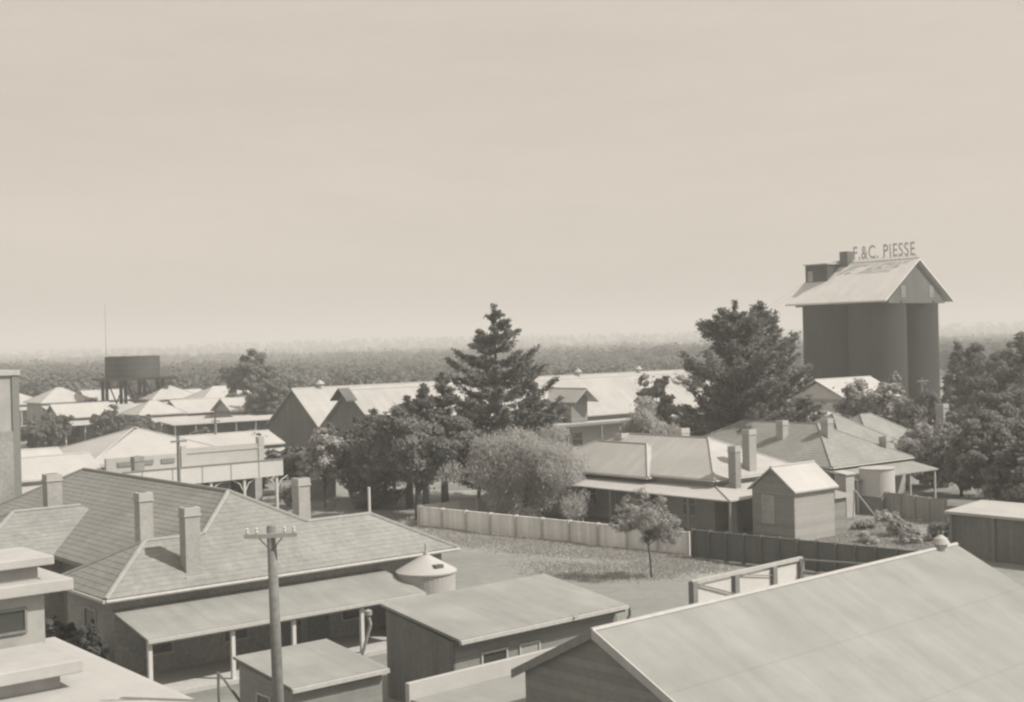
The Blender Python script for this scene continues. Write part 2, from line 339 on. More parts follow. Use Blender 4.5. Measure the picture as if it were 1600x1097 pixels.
M_ROAD = mat('gravel_road', .22, nz=1.6, amt=.12, blotch=.12, bl_scale=.16, streak=(.25, 1.4, 1), bump=.02, bscale=4)
M_PATH = mat('bare_pale_earth', .28, nz=2, amt=.08, blotch=.10)
# ---------------------------------------------------------------- foliage
def quads(name, c, n, u, hw, hh, m, parent, label=None):
    """c centres (N,3), n normals, u in-plane up, hw/hh half sizes"""
    w = np.cross(n, u); w /= np.maximum(np.linalg.norm(w, axis=1, keepdims=True), 1e-6); u = np.cross(w, n)
    hw = np.asarray(hw).reshape(-1, 1); hh = np.asarray(hh).reshape(-1, 1)
    N = len(c); v = np.empty((N, 4, 3)); v[:, 0] = c-u*hh; v[:, 1] = c+w*hw; v[:, 2] = c+u*hh; v[:, 3] = c-w*hw
    me = bpy.data.meshes.new(name); me.vertices.add(4*N); me.vertices.foreach_set('co', v.reshape(-1).astype('f'))
    me.loops.add(4*N); me.loops.foreach_set('vertex_index', np.arange(4*N, dtype='i')); me.polygons.add(N)
    me.polygons.foreach_set('loop_start', np.arange(0, 4*N, 4, dtype='i')); me.polygons.foreach_set('loop_total', np.full(N, 4, dtype='i'))
    me.update(); me.validate(); me.materials.append(m)
    o = bpy.data.objects.new(name, me); COL.objects.link(o)
    if parent is not None: o.parent = parent
    if label: o['label'] = label
    return o
def unit(rng, N): x = rng.normal(size=(N, 3)); return x/np.linalg.norm(x, axis=1, keepdims=True)
def leaves_at(rng, c, size, out=None, long=1.6):
    N = len(c); n = unit(rng, N); n[:, 2] = np.abs(n[:, 2])+.25
    if out is not None: n = n*.6+out*1.0
    n /= np.linalg.norm(n, axis=1, keepdims=True); u = unit(rng, N)
    s = size*rng.uniform(.6, 1.35, N); return c, n, u, s/long, s
def broadleaf(name, label, base, h, r, m, seed, cat='tree', group=None, N=7000, size=.22, low=.25, K=26, trunk_r=.16, lean=0, sx=1, lop=.25, blob=.36, droop=False):
    size *= .72; N = int(N*1.7)
    rng = np.random.RandomState(seed); t = thing(name, label, cat, base, 90, group)
    zc = h*(low+1)/2; rz = h*(1-low)/2
    bc = []; br = []
    for k in range(K):
        d = unit(rng, 1)[0]; q = rng.uniform(.35, .82); f = 1+lop*rng.uniform(-1, 1)
        bc.append([d[0]*r*q*sx*f, d[1]*r*q*f, zc+d[2]*rz*q*f]); br.append(blob*r*rng.uniform(.6, 1.2))
    bc = np.array(bc); br = np.array(br); SUB = 3 if droop else 9
    sd = unit(rng, K*SUB); sd[:, 2] = sd[:, 2]*.9+.15; sr = np.repeat(br, SUB)*(rng.uniform(.5, .95, K*SUB) if droop else rng.uniform(.22, .5, K*SUB))
    scn = np.repeat(bc, SUB, 0)+sd*(np.repeat(br, SUB)*rng.uniform(.45, 1.0, K*SUB))[:, None]; w = sr**2/np.sum(sr**2); idx = rng.choice(K*SUB, N, p=w)
    d = unit(rng, N); rad = rng.uniform(.3, 1.1, N)**.6; c = scn[idx]+d*(sr[idx]*rad)[:, None]*np.array([1, 1, .75]); d = d*.5+sd[idx]*.6
    stray = rng.rand(N) < .04; c[stray] += rng.normal(size=(stray.sum(), 3))*r*.1
    c[:, 0] += lean*np.clip(c[:, 2]/h, 0, 1); c[:, 2] = np.maximum(c[:, 2], .1)
    c, n, u, hw, hh = leaves_at(rng, c, size, d)
    if droop:
        u = u*.45+np.array([0, 0, -.9]); hh = hh*1.5; hw = hw*.6; n = n*.6+unit(rng, len(c))*.6; c = c-np.array([0, 0, 1.])*rng.exponential(.22, len(c))[:, None]; c[:, 2] = np.maximum(c[:, 2], .3); n /= np.linalg.norm(n, axis=1, keepdims=True)
    quads('crown', c, n, u, hw, hh, m, t)
    mb = MB(); top = Vector((lean*.5, 0, h*low+rz*.55))
    mb.tube([(0, 0, -.1), (lean*.1, 0, h*low*.6), tuple(top)], [trunk_r, trunk_r*.8, trunk_r*.45], 8)
    for k in range(0, K, max(1, K//8)):
        a = Vector((lean*.15, 0, h*low*rng.uniform(.7, 1.2))); e = Vector(bc[k]); e.x += lean*min(1, e.z/h); mid = a.lerp(e, .5)+Vector((0, 0, .08*h)); mb.tube([a, mid, e], [trunk_r*.5, trunk_r*.32, trunk_r*.12], 5)
    mb.build('trunk', M_BARK, t, smooth=True)
    return t
def pine(name, label, base, h, prof, m, seed, cat='tree', group=None, N=9000, size=.3, whorl=.62, trunk_r=.3, up=.28, per=7, dens=1.0, z0=.1, spread=.34, vj=.5):
    """conifer: whorls of rising branches; prof(f)=branch reach at height fraction f"""
    rng = np.random.RandomState(seed); t = thing(name, label, cat, base, 90, group)
    cs = []; mb = MB(); mb.tube([(0, 0, -.1), (.05, 0, h*.5), (0, 0, h*.985)], [trunk_r, trunk_r*.6, .03], 8)
    z = h*z0; br = []
    while z < h*.985:
        f = z/h; L0 = prof(f)
        for k in range(per):
            az = rng.uniform(0, 2*math.pi); Lb = L0*rng.uniform(.6, 1.15)
            br.append((z+rng.uniform(-.3, .3)*whorl, az, Lb, up*rng.uniform(.6, 1.4)*(1.0+.5*f)))
        z += whorl*rng.uniform(.8, 1.2)
    tot = sum(b[2]+.25 for b in br)
    for i, (z, az, Lb, u_) in enumerate(br):
        n = max(6, int(N*(Lb+.25)/tot)); s = rng.uniform(.12, 1, n)**.75; ca, sa = math.cos(az), math.sin(az)
        zz = z-.10*Lb*s+u_*Lb*s**2.2; sp = spread*(.35+.65*np.sin(np.pi*np.clip(s, 0, .93)))*min(1, .3+Lb*.3)*1.1
        j = rng.normal(size=(n, 3))*sp[:, None]*np.array([1, 1, vj])
        cs.append(np.stack([ca*Lb*s, sa*Lb*s, zz], 1)+j)
        if Lb > .8 and i % 2 == 0: mb.tube([(0, 0, z), (ca*Lb*.5, sa*Lb*.5, z-.05*Lb+u_*Lb*.2), (ca*Lb*.95, sa*Lb*.95, z-.1*Lb+u_*Lb*.9)], [.07+.015*Lb, .05, .02], 4, False)
    c = np.concatenate(cs); lead = rng.normal(size=(200, 3))*np.array([.12, .12, 0]); lead[:, 2] = h*rng.uniform(.93, 1.03, 200); c = np.concatenate([c, lead])
    c[:, 2] = np.maximum(c[:, 2], .15)
    c, nn, u, hw, hh = leaves_at(rng, c, size, None, 2.3); o = c.copy(); o[:, 2] = np.linalg.norm(c[:, :2], axis=1)*.5+.3; u = u*.6+o/np.maximum(np.linalg.norm(o, axis=1, keepdims=True), .01)
    quads('crown', c, nn, u, hw, hh, m, t); mb.build('trunk', M_BARK, t, smooth=True)
    return t
def tree_px(px, ytop, base_y=None, dist=None):
    """base point and height for a tree whose top shows at (px,ytop)"""
    if dist is None: b = P(px, base_y, 0); dist = b.y
    t = PD(px, ytop, dist); return Vector((t.x, t.y, 0)), t.z
# ================================================================ BUILDINGS
# ---- tiled house in the left foreground
E1 = P(165, 937, 3.2)
th = thing('tiled_house', 'long tiled hipped house with several chimneys and an iron verandah, left foreground', 'house', (E1.x, E1.y, 0))
tz, tr = 3.2, .556
W1 = MB(); W1.box(.5, .5, 0, 15.2, 5.0, 3.15); W1.build('wall', M_BRICK, th)
W2 = MB(); W2.box(3.0, 5.004, 0, 12.0, 25.4, 3.145); W2.build('wall', M_BRICK, th)
W3 = MB(); W3.box(-.8, 12.2, 0, 2.996, 17.4, 3.14); W3.build('wall', M_BRICK, th)
V = Vector
a1, b1 = V((2.7, 2.7, tz+1.5)), V((13, 2.7, tz+1.5)); R1 = V((7.5, 5.06, tz+tr*5.06)); Lr, Rr = V((5.14, 2.7, tz+1.5)), V((9.86, 2.7, tz+1.5))
v1, v2 = V((2.44, 5.4, tz)), V((12.56, 5.4, tz)); R2 = V((7.5, 20.9, R1.z)); f1, f2 = V((2.44, 26, tz)), V((12.56, 26, tz))
rb = MB()
for p in ([V((0, 0, tz)), V((15.7, 0, tz)), b1, a1], [V((0, 5.4, tz)), V((0, 0, tz)), a1], [V((15.7, 0, tz)), V((15.7, 5.4, tz)), b1],
          [a1, Lr, v1, V((0, 5.4, tz))], [Rr, b1, V((15.7, 5.4, tz)), v2], [Lr, Rr, R1], [v1, Lr, R1, R2, f1], [Rr, v2, f2, R2, R1], [f1, f2, R2]):
    tiled(rb, p,   .14, .010, tz)
rb.prism([(0, 0), (15.7, 0), (15.7, 5.4), (0, 5.4)], tz-.16, tz-.012); rb.box(2.44, 5.404, tz-.16, 12.56, 26, tz-.012)
roof = rb.build('roof', M_TILE, th)
ridge_tube([((0, 0, tz), a1), ((0, 5.4, tz), a1), (a1, Lr), (Rr, b1), ((15.7, 0, tz), b1), ((15.7, 5.4, tz), b1), (Lr, R1), (Rr, R1), (R1, R2), (R2, f1)], roof, M_TCAP, .095)
wp, wh = hip_polys(-1.3, 8, 11.7, 17.9, tz-.02, 3.1*tr, 'x'); wb = MB()
for p in wp: tiled(wb, p,   .14, .010)
wb.box(-1.3, 11.7, tz-.2, 2.4, 17.9, tz-.04)
wr = wb.build('roof', M_TILE, th); ridge_tube([wh[0], wh[1], wh[4]], wr, M_TCAP, .09)
gt = MB(); gt.tube([(-.02, -.08, tz-.08), (15.72, -.08, tz-.08)], .07, 6); gt.tube([(-.08, 5.4, tz-.08), (-.08, -.08, tz-.08)], .07, 6); gt.tube([(15.78, -.08, tz-.08), (15.78, 5.4, tz-.08)], .07, 6)
gt.build('gutter', M_TRIML, th)
for (x, y, z0, z1, w, d) in ((3.75, .95, 3.4, 6.05, .62, .5), (3.0, 3.4, 3.9, 6.5, .55, .5), (3.9, 15.6, 3.9, 6.4, .7, .6), (11.9, 6.6, 3.2, 6.1, .6, .6)):
    chimney(th, x, y, z0, z1, w, d, M_BRICKL)
fl = MB(); fl.box(3.3, .42, 3.42, 4.3, .56, 3.5); fl.build('flashing', M_REND, th)
MB().tube([(13, 2.7, 4.6), (13, 2.7, 5.85)], .06, 8).build('vent_pipe', M_WHITE, th)
vr = skillion(th, .4, 12.1, -2.55, .496, 2.12, 2.68, M_TINF, .07, 'verandah_roof')
for x in (.55, 3.7, 6.2, 9.2, 11.9):
    MB().box(x-.07, -2.45, 0, x+.07, -2.31, 2.04).build('post', M_WHITE, th)
MB().box(.5, -2.42, 1.86, 12.0, -2.34, 2.03).build('verandah_beam', M_TRIML, th)
MB().box(.3, -2.6, 0, 12.3, .5, .14).build('verandah_floor', M_TRIML, th)
for x in (2.2, 5.3, 10.6): window(th, x, .5, .85, .95, 1.3, '-y')
door(th, 7.7, .5, .95, 2.1, '-y'); door(th, 9.0, .5, .95, 2.1, '-y')
window(th, 13.8, .5, 1.5, .8, 1.1, '-y'); window(th, .5, 2.7, 1.0, 1.0, 1.4, '-x')
# ---- timber shed with skillion roof (centre foreground)
S0 = P(718, 1000, 2.6)
sh = thing('iron_roofed_shed', 'weatherboard shed with flat pale skillion roof beside the round tank, two dark windows', 'shed', (S0.x, S0.y, 0), 49)
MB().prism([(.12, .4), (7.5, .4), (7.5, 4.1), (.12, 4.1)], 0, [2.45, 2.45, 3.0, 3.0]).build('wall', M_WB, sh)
MB().prism([(.07, .41), (.117, .41), (.117, 4.09), (.07, 4.09)], 0, [2.44, 2.44, 2.98, 2.98]).build('end_wall', M_VB, sh, 'end wall with its shade put into the colour')  # darker skin than the front wall: the end's shade is painted in
skillion(sh, 0, 7.6, 0, 4.3, 2.6, 3.18, M_TINF, .09)
MB().box(.05, .02, 2.34, 7.55, .1, 2.49).build('fascia', M_TRIM, sh)
window(sh, 1.75, .4, 1.1, 1.0, .75, '-y', mull=False); window(sh, 3.3, .4, 1.1, .8, .75, '-y', light=True)
MB().tube([(7.65, -.08, 2.48), (7.75, 0, 2.2), (7.62, .08, 1.9), (7.62, .08, .1)], .05, 7).build('downpipe', M_TRIM, sh)
MB().tube([(4.9, -.12, 2.55), (5.15, -.16, 2.75)], .05, 6).build('gutter_outlet', M_TRIML, sh)
# ---- small shed, bottom
S1 = P(455, 1075, 2.3)
s1 = thing('small_shed', 'low small shed with pale tilted iron roof just right of the power pole', 'shed', (S1.x, S1.y, 0), 50)
l2 = loc_of(s1, P(608, 1043, 2.3)); wd_ = l2.x
MB().prism([(.12, .15), (wd_-.12, .15), (wd_-.12, 3.3), (.12, 3.3)], 0, [2.12, 2.12, 2.42, 2.42]).build('wall', M_WBD, s1)
skillion(s1, 0, wd_, 0, 3.45, 2.3, 2.62, M_TINF, .08)
window(s1, .12, 1.8, 1.0, .7, .7, '-x')
# ---- round rainwater tank
tk = PD(666, 890, 54.2)
t1 = thing('rainwater_tank', 'round corrugated rainwater tank with conical lid between tiled house and shed', 'water tank', (tk.x, tk.y, 0))
MB().lathe([(1.2, .35), (1.2, 2.62)], n=36).build('tank_body', M_TANK, t1, smooth=False)
MB().lathe([(1.27, 2.6), (1.27, 2.66), (.12, 3.3), (.1, 3.42)], n=36).build('tank_lid', M_TINP, t1)
MB().box(-.2, -.95, 2.84, .2, -.6, 2.98).build('inlet', M_DARK, t1)
MB().box(-1.3, -1.3, 0, 1.3, 1.3, .35).build('tank_stand', M_TRIM, t1)
MB().tube([(0, 0, 3.4), (0, 0, 3.75)], .05, 6).build('finial', M_REND, t1)
# ---- front gabled roof building, bottom right
G0 = P(925, 985, 5.0)
gb = thing('gabled_hall', 'broad pale iron roofed hall with dark gable end filling the bottom right', 'hall', (G0.x, G0.y, 0), 48)
ge = loc_of(gb, P(1490, 850, 5.0)).x; SL = .5
sec = [(0, -9, 5-9*SL), (0, 0, 5), (0, 2.9, 5-2.9*SL), (0, 2.9, 5-2.9*SL-.1), (0, 0, 4.89), (0, -9, 5-9*SL-.1)]
gr_ = MB().sweep(sec, (0, 0, 0), (ge, 0, 0)).build('roof', M_TINB, gb)
ridge_tube([((-.02, 0, 5.0), (ge+.02, 0, 5.0))], gr_, M_CAP, .07)
bg_ = MB(); bg_.sweep([(-.03, -9, .5-.1), (-.03, -9, .55), (-.03, 0, 5.05), (-.03, 0, 4.8)], (-.03, 0, 0), (.02, 0, 0)); bg_.build('bargeboard', M_CAP, gb); MB().sweep([(-.03, 0.004, 4.8), (-.03, 0.004, 5.03), (-.03, 2.95, 3.56), (-.03, 2.95, 3.34)], (-.03, 0, 0), (.02, 0, 0)).build('bargeboard', M_TRIM, gb)
MB().sweep([(.15, -8.6, 0), (.15, -8.6, .55), (.15, 0, 4.85), (.15, 2.6, 3.55), (.15, 2.6, 0)], (.15, 0, 0), (ge-.3, 0, 0)).build('wall', M_WBD, gb)
vt = MB(); vt.lathe([(.0, 4.8), (.2, 4.85), (.2, 5.1), (.3, 5.15), (.2, 5.32), (.05, 5.42)], ge-1.0, -.02, 16); vt.build('roof_ventilator', M_REND, gb)
# annex and yard strip left of the hall
ax = thing('low_annex', 'low flat roofed annex below the dark gable at the bottom edge', 'annex', (G0.x, G0.y, 0), 48)
pA, pB = loc_of(ax, P(826, 1029, 2.9)), loc_of(ax, P(640, 1063, 2.9)); yw = (pA.y+pB.y)/2
MB().prism([(pB.x, -4.4), (.36, -4.4), (.36, 2.7), (5, 2.7), (5, yw), (pB.x, yw)], 0, 2.3).build('wall', M_WBD, ax)
MB().prism([(pB.x-.2, -4.6), (.38, -4.6), (.38, 2.64), (5.2, 2.64), (5.2, yw-.004), (pB.x-.2, yw-.004)], 2.32, 2.46).build('roof', M_TINF, ax)
MB().box(pB.x-.25, yw, 2.0, 5.2, yw+.18, 2.9).build('parapet', M_REND, ax)
# ---- masonry building, bottom-left corner
c3 = P(130, 1030, 3.6); mbd = thing('stepped_masonry_building', 'pale flat roofed masonry building with stepped cornices, bottom left corner', 'building', (c3.x, c3.y, 0), 50)
c2 = loc_of(mbd, P(115, 903, 5.3)); c1 = loc_of(mbd, P(85, 868, 6.0))
MB().box(-8, .4, 0, -.5, 2.6, 3.2).build('wall', M_REND2, mbd); 
s3 = MB(); s3.box(-8.4, 0, 3.25, 0, 3.0, 3.6); s3.build('cornice', M_REND, mbd, bevel=.03)
MB().box(-8.2, c2.y+.4, 2.5, c2.x-.75, c2.y+2.6, 4.9).build('wall', M_REND2, mbd)
MB().box(-8.4, c2.y, 4.95, c2.x, c2.y+3, 5.3).build('cornice', M_REND, mbd, bevel=.03)
MB().box(-8.3, c1.y+.3, 5.3, c1.x-.4, c1.y+2.2, 5.72).build('parapet', M_REND2, mbd)
MB().box(-8.4, c1.y, 5.74, c1.x, c1.y+2.6, 6.0).build('cornice', M_REND, mbd, bevel=.03)
for k in range(2): window(mbd, c2.x-1.8-k*1.5, c2.y+.4, 3.9, .9, .6, '-y', mull=False, fm=M_TRIM)
lw = P(85, 995, 2.9); le = loc_of(mbd, lw)
MB().prism([(le.x, -9), (le.x-.1, -9), (le.x-.1, le.y), (le.x, le.y)], 0, 2.6).build('side_wall', M_REND2, mbd)
MB().prism([(-8, -9), (le.x, -9), (le.x, le.y), (-8, le.y)], [2.6, 2.6, 2.78, 2.78], [2.72, 2.72, 2.9, 2.9]).build('lower_roof', M_TINP, mbd)
# ---- wheat silo with roof sign
sc_ = V((47.3, 173.0, 0)); A_, B_ = V((math.sin(R(AZ)), math.cos(R(AZ)), 0)), V((-math.cos(R(AZ)), math.sin(R(AZ)), 0))
si = thing('grain_silo', 'tall dark four cylinder grain silo with pale gabled roof and roof sign, upper right', 'silo', sc_)
for i in (-1, 1):
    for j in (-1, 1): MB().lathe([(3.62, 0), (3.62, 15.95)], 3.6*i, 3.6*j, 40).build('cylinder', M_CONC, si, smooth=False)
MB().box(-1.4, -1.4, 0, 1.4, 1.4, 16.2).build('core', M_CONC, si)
ZE, RS = 16.15, 5.25
gable_roof(si, -7.55, 7.55, -7.7, 7.9, ZE-.1, RS+.1, 'y', M_TINS, M_CAP, .22)
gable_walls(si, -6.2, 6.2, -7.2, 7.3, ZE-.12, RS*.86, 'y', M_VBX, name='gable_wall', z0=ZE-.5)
for x in (-3.1, 3.1):
    MB().box(x-.5, -7.26, ZE+.25, x+.5, -7.204, ZE+1.7).build('louvre', M_WB, si)
hh_ = MB(); hh_.box(-3.4, 4.2, ZE+1.6, 1.6, 7.7, ZE+5.1); hh_.build('headhouse', M_IRON, si)
skh = MB(); skh.prism([(-3.6, 4.0), (1.8, 4.0), (1.8, 7.9), (-3.6, 7.9)], ZE+5.1, [ZE+5.25, ZE+5.9, ZE+5.9, ZE+5.25]); skh.build('headhouse_roof', M_TINP, si)
MB().box(-.7, 2.9, ZE+4.0, .7, 4.1, ZE+6.8).build('hoist_box', M_DARK, si)
window(si, -3.4, 6.9, ZE+3.0, .6, 1.2, '-x', light=True)
fr = MB()
for z in (RS+.3,): fr.box(-.02, -7.4, ZE+z, .02, 2.8, ZE+z+.045)
for k in range(9): y = -7.0+k*1.2; fr.box(.055, y-.03, ZE+RS-.15, .1, y+.03, ZE+RS+.6); 
sg = fr.build('sign_frame', M_TRIML, si)
def letters(txt, w, h, mtl, parent, loc, rot, th=.03, off=.03):
    cu = bpy.data.curves.new('txt', 'FONT'); cu.body = txt; cu.size = 1; cu.extrude = th; cu.offset = off; cu.space_character = 1.12
    o = bpy.data.objects.new('tmp', cu); COL.objects.link(o); bpy.context.view_layer.update()
    me = bpy.data.meshes.new_from_object(o.evaluated_get(bpy.context.evaluated_depsgraph_get())); bpy.data.objects.remove(o)
    co = np.empty(len(me.vertices)*3, 'f'); me.vertices.foreach_get('co', co); co = co.reshape(-1, 3)
    mn, mx = co.min(0), co.max(0); co[:, 0] = (co[:, 0]-mn[0])/(mx[0]-mn[0])*w; co[:, 1] = (co[:, 1]-mn[1])/(mx[1]-mn[1])*h
    me.vertices.foreach_set('co', co.reshape(-1)); me.update()
    ob = bpy.data.objects.new('sign_letters', me); COL.objects.link(ob); me.materials.append(mtl); ob.parent = parent; ob.location = loc; ob.rotation_euler = rot; return ob
letters('F.&C. PIESSE', 9.4, 1.75, M_TRIML, si, (-.1, 2.3, ZE+RS+.38), (math.pi/2, 0, -math.pi/2), .03, .012)
ga, gc = loc_of(si, PD(1192, 484, 150)), loc_of(si, PD(1205, 482, 155))
MB().tube([(-3.3, 7.6, ZE+3.0), tuple(ga)], .022, 4).build('guy_wire', M_TRIM, si); MB().tube([(-3.3, 7.6, ZE+2.2), tuple(gc)], .018, 4).build('guy_wire', M_TRIM, si)
# ---- woolshed / warehouse
w0 = V((-12.1, 118, 0)); WZ = 4.3
wh_ = thing('double_gabled_warehouse', 'very long iron roofed warehouse with two dark gables and a loading dormer', 'warehouse', w0)
WL = 56
for j in (0, 1):
    gable_roof(wh_, -.3, WL, 10*j-.25*(1-j), 10*j+10+.2*j, WZ, 3.65, 'x', M_TIN, M_CAP, .12, ym=10*j+5)
MB().sweep([(0, .1, 0), (0, .1, WZ-.1), (0, 5, 7.75), (0, 10, WZ-.13), (0, 15, 7.75), (0, 19.9, WZ-.1), (0, 19.9, 0)], (0, 0, 0), (WL-.3, 0, 0)).build('wall', M_VB, wh_)
MB().box(.02, .04, .4, WL-.3, .098, 3.6).build('front_cladding', M_BRICKL, wh_)
MB().box(-.1, -1.5, 3.62, WL, .05, 3.72).build('awning', M_TRIML, wh_)
MB().box(-.1, -1.55, 3.4, WL, -1.5, 3.6).build('awning_beam', M_TRIM, wh_)
for k in range(12): MB().box(3+k*4.6, -1.45, 0, 3.18+k*4.6, -1.27, 3.6).build('post', M_TRIM, wh_)
for k in range(5): window(wh_, 6+9*k, .04, 1.4, 1.4, 1.2, '-y')
# loading hoods
gable_roof(wh_, -1.15, .05, 3.6, 6.4, 7.05, 1.1, 'x', M_VBX, None, .12, 'gable_hood')
dl = loc_of(wh_, P(895, 650, 4.2)); dxx = dl.x-1.7
gable_walls(wh_, dxx-1.1, dxx+1.1, -.9, 4.5, 6.1, .85, 'y', M_WB, name='dormer_wall', z0=3.75)
gable_roof(wh_, dxx-1.6, dxx+1.6, -2.1, 4.6, 5.85, 1.3, 'y', M_TINY, M_CAP, .1, 'dormer_roof')
for x in (3, 22, 38, 48): MB().lathe([(.3, 7.8), (.3, 8.25), (.5, 8.3), (.05, 8.7)], x, 15, 12).build('ridge_ventilator', M_REND, wh_)
# ---- pale iron-roofed house, right
K = P(1140, 783, 2.4)
rh = thing('pale_roofed_house', 'house with pale iron hipped roofs over a dark shaded verandah and four chimneys', 'house', (K.x, K.y, 0))
MB().box(2.5, 3.4, 0, 11, 18, 3.15).build('wall', M_BRICK, rh)
hip_roof(rh, 2.2, 11.0, 3.1, 19.4, 3.25, 2.1, 'y', M_TINY, M_CAP)
hip_roof(rh, 1.8, 8.4, 8.4, 19.9, 3.12, 1.75, 'y', M_TINY, M_CAP)
vb = MB(); vb.prism([(0, 0), (2.5, 3.3), (2.5, 18.3), (0, 18.3)], [2.33, 2.73, 2.73, 2.33], [2.4, 2.8, 2.8, 2.4]); vb.prism([(.01, -.01), (9, -.01), (9, 3.396), (2.5, 3.296)], [2.34, 2.34, 2.74, 2.74], [2.41, 2.41, 2.81, 2.81])
vo = vb.build('verandah_roof', M_TINP, rh); ridge_tube([((0, 0, 2.42), (2.5, 3.3, 2.82))], vo, M_CAP, .06)
for y in (.12, 3.4, 6.8, 10.2, 13.6, 17): MB().box(.08, y-.06, 0, .2, y+.06, 2.3).build('post', M_TRIM, rh)
for y in (5.5, 8.5, 14.5): window(rh, 2.5, y, .9, 1.0, 1.3, '-x')
door(rh, 2.5, 11.6, 1.0, 2.1, '-x')
for (px, yt, x, y, z0, w) in ((972, 677, 4.8, 16.2, 3.4, .7), (1066, 669, 8.2, 12.2, 4.0, .8), (1147, 697, 2.9, 2.9, 0, .5), (1170, 671, 6.6, 3.5, 2.6, .7)):
    wpos = rh.location+A_*x+B_*y; ztop = PD(px, yt, wpos.y).z
    xw = PD(px, yt, wpos.y); q = loc_of(rh, xw); chimney(rh, q.x, q.y, z0, ztop, w, .6, M_BRICKL if px != 1147 else M_BRICK)
# ---- timber cabin
cb0 = P(1243, 850, 0)
cb = thing('gabled_cabin', 'small gabled timber cabin with pale roof, sash window in the shaded end', 'cabin', (cb0.x, cb0.y, 0))
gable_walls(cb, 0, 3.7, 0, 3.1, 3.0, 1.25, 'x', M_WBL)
MB().sweep([(-.03, .004, 0), (-.03, .004, 2.99), (-.03, 1.55, 4.24), (-.03, 3.096, 2.99), (-.03, 3.096, 0)], (-.03, 0, 0), (-.003, 0, 0)).build('gable_wall', M_WBD, cb)  # separate darker skin over the end, its shade put into the colour
gable_roof(cb, -.2, 3.9, -.22, 3.32, 3.0, 1.35, 'x', M_TINP, M_CAP, .09)
window(cb, -.03, 1.9, 1.1, .75, 1.5, '-x', light=True)
MB().box(4.0, .3, 0, 5.2, 2.8, 2.2).build('lean_to', M_WBD, cb); MB().prism([(3.9, .1), (5.5, .1), (5.5, 3.0), (3.9, 3.0)], 2.2, [2.75, 2.35, 2.35, 2.75]).build('lean_to_roof', M_TINP, cb)
# ---- dull tiled house behind
C0 = P(1300, 730, 3.0)
dh = thing('grey_tiled_house', 'grey tiled hipped house behind the cabin, two tall chimneys casting shadows', 'house', (C0.x, C0.y, 0))
MB().box(.4, .4, 0, 9.1, 16.1, 2.95).build('wall', M_BRICKL, dh)
hip_roof(dh, 0, 9.5, 0, 16.5, 3.0, 2.5, 'y', M_TILE2, M_TCAP, True)
vq = MB(); vq.prism([(-.3, -2.2), (9.3, -2.2), (9.3, .39), (-.3, .39)], [2.2, 2.2, 2.72, 2.72], [2.28, 2.28, 2.8, 2.8]); vq.build('verandah_roof', M_TILE2, dh)
for x in (0, 3, 6, 9): MB().box(x-.06, -2.1, 0, x+.06, -1.98, 2.2).build('post', M_TRIML, dh)
for (px, yt, x, y, z0) in ((1222, 657, 2.5, 7, 3.8), (1292, 654, 3.4, 3.6, 3.8), (1382, 682, 8.5, 1.2, 3)):
    wpos = dh.location+A_*x+B_*y; q = loc_of(dh, PD(px, yt, wpos.y)); chimney(dh, q.x, q.y, z0, q.z, .65 if px < 1380 else .5, .6, M_BRICKL)
window(dh, 2, .4, .9, 1.0, 1.3, '-y'); window(dh, 5.5, .4, .9, 1.0, 1.3, '-y')
D0 = PD(1425, 690, 103)
fh = thing('far_hipped_house', 'grey hipped house with peaked roof in front of the silo, partly behind dark trees', 'house', (D0.x, D0.y, 0))
MB().box(-8.2, .4, 0, 5, 8, 2.9).build('wall', M_BRICKL, fh)
hip_roof(fh, -8.6, 0, 0, 8.4, 3.0, 2.7, 'x', M_TILE2, M_TCAP, True); hip_roof(fh, -2.5, 6, 2, 9, 3.0, 2.3, 'x', M_TILE2, M_TCAP, True)
q = loc_of(fh, PD(1472, 631, 108)); chimney(fh, q.x, q.y, 3, q.z, .8, .7, M_BRICKL)
# ---- tank on stand and outhouse
tb = PD(1370, 736, 87.5); t2 = thing('tall_water_tank', 'round white sided water tank standing at the end of the grey tiled house', 'water tank', (tb.x, tb.y, 0))
MB().lathe([(1.15, 1.2), (1.15, 2.95)], n=32).build('tank_body', M_WHITE, t2, smooth=False); MB().lathe([(1.2, 2.95), (1.2, 3.0), (.1, 3.15)], n=32).build('tank_lid', M_TINP, t2)
MB().box(-1.1, -1.1, 0, 1.1, 1.1, 1.2).build('tank_stand', M_TRIM, t2)
ob = PD(1320, 733, 86); oh = thing('narrow_outhouse', 'narrow white outhouse between the cabin and the round white tank', 'outhouse', (ob.x, ob.y, 0))
MB().box(-.45, -.4, 0, .45, .5, 2.75).build('wall', M_REND, oh); MB().prism([(-.55, -.5), (.55, -.5), (.55, .6), (-.55, .6)], [2.76, 2.76, 2.9, 2.9], [2.84, 2.84, 2.98, 2.98]).build('roof', M_TINP, oh)
# ---- flat-roof shed at right edge
fs = P(1475, 797, 2.45); f3 = thing('open_flat_shed', 'low dark open shed with bright flat roof at the right edge', 'shed', (fs.x, fs.y, 0))
MB().box(.15, -7.8, 0, 3.4, -.2, 2.2).build('wall', M_VB, f3)
MB().prism([(0, -8), (3.7, -8), (3.7, 0), (0, 0)], [2.25, 2.5, 2.5, 2.25], [2.4, 2.65, 2.65, 2.4]).build('roof', M_TINP, f3)
for y in (-.35, -2.8, -5.2, -7.6): MB().box(.0, y-.07, 0, .12, y+.07, 2.24).build('post', M_TRIM, f3)
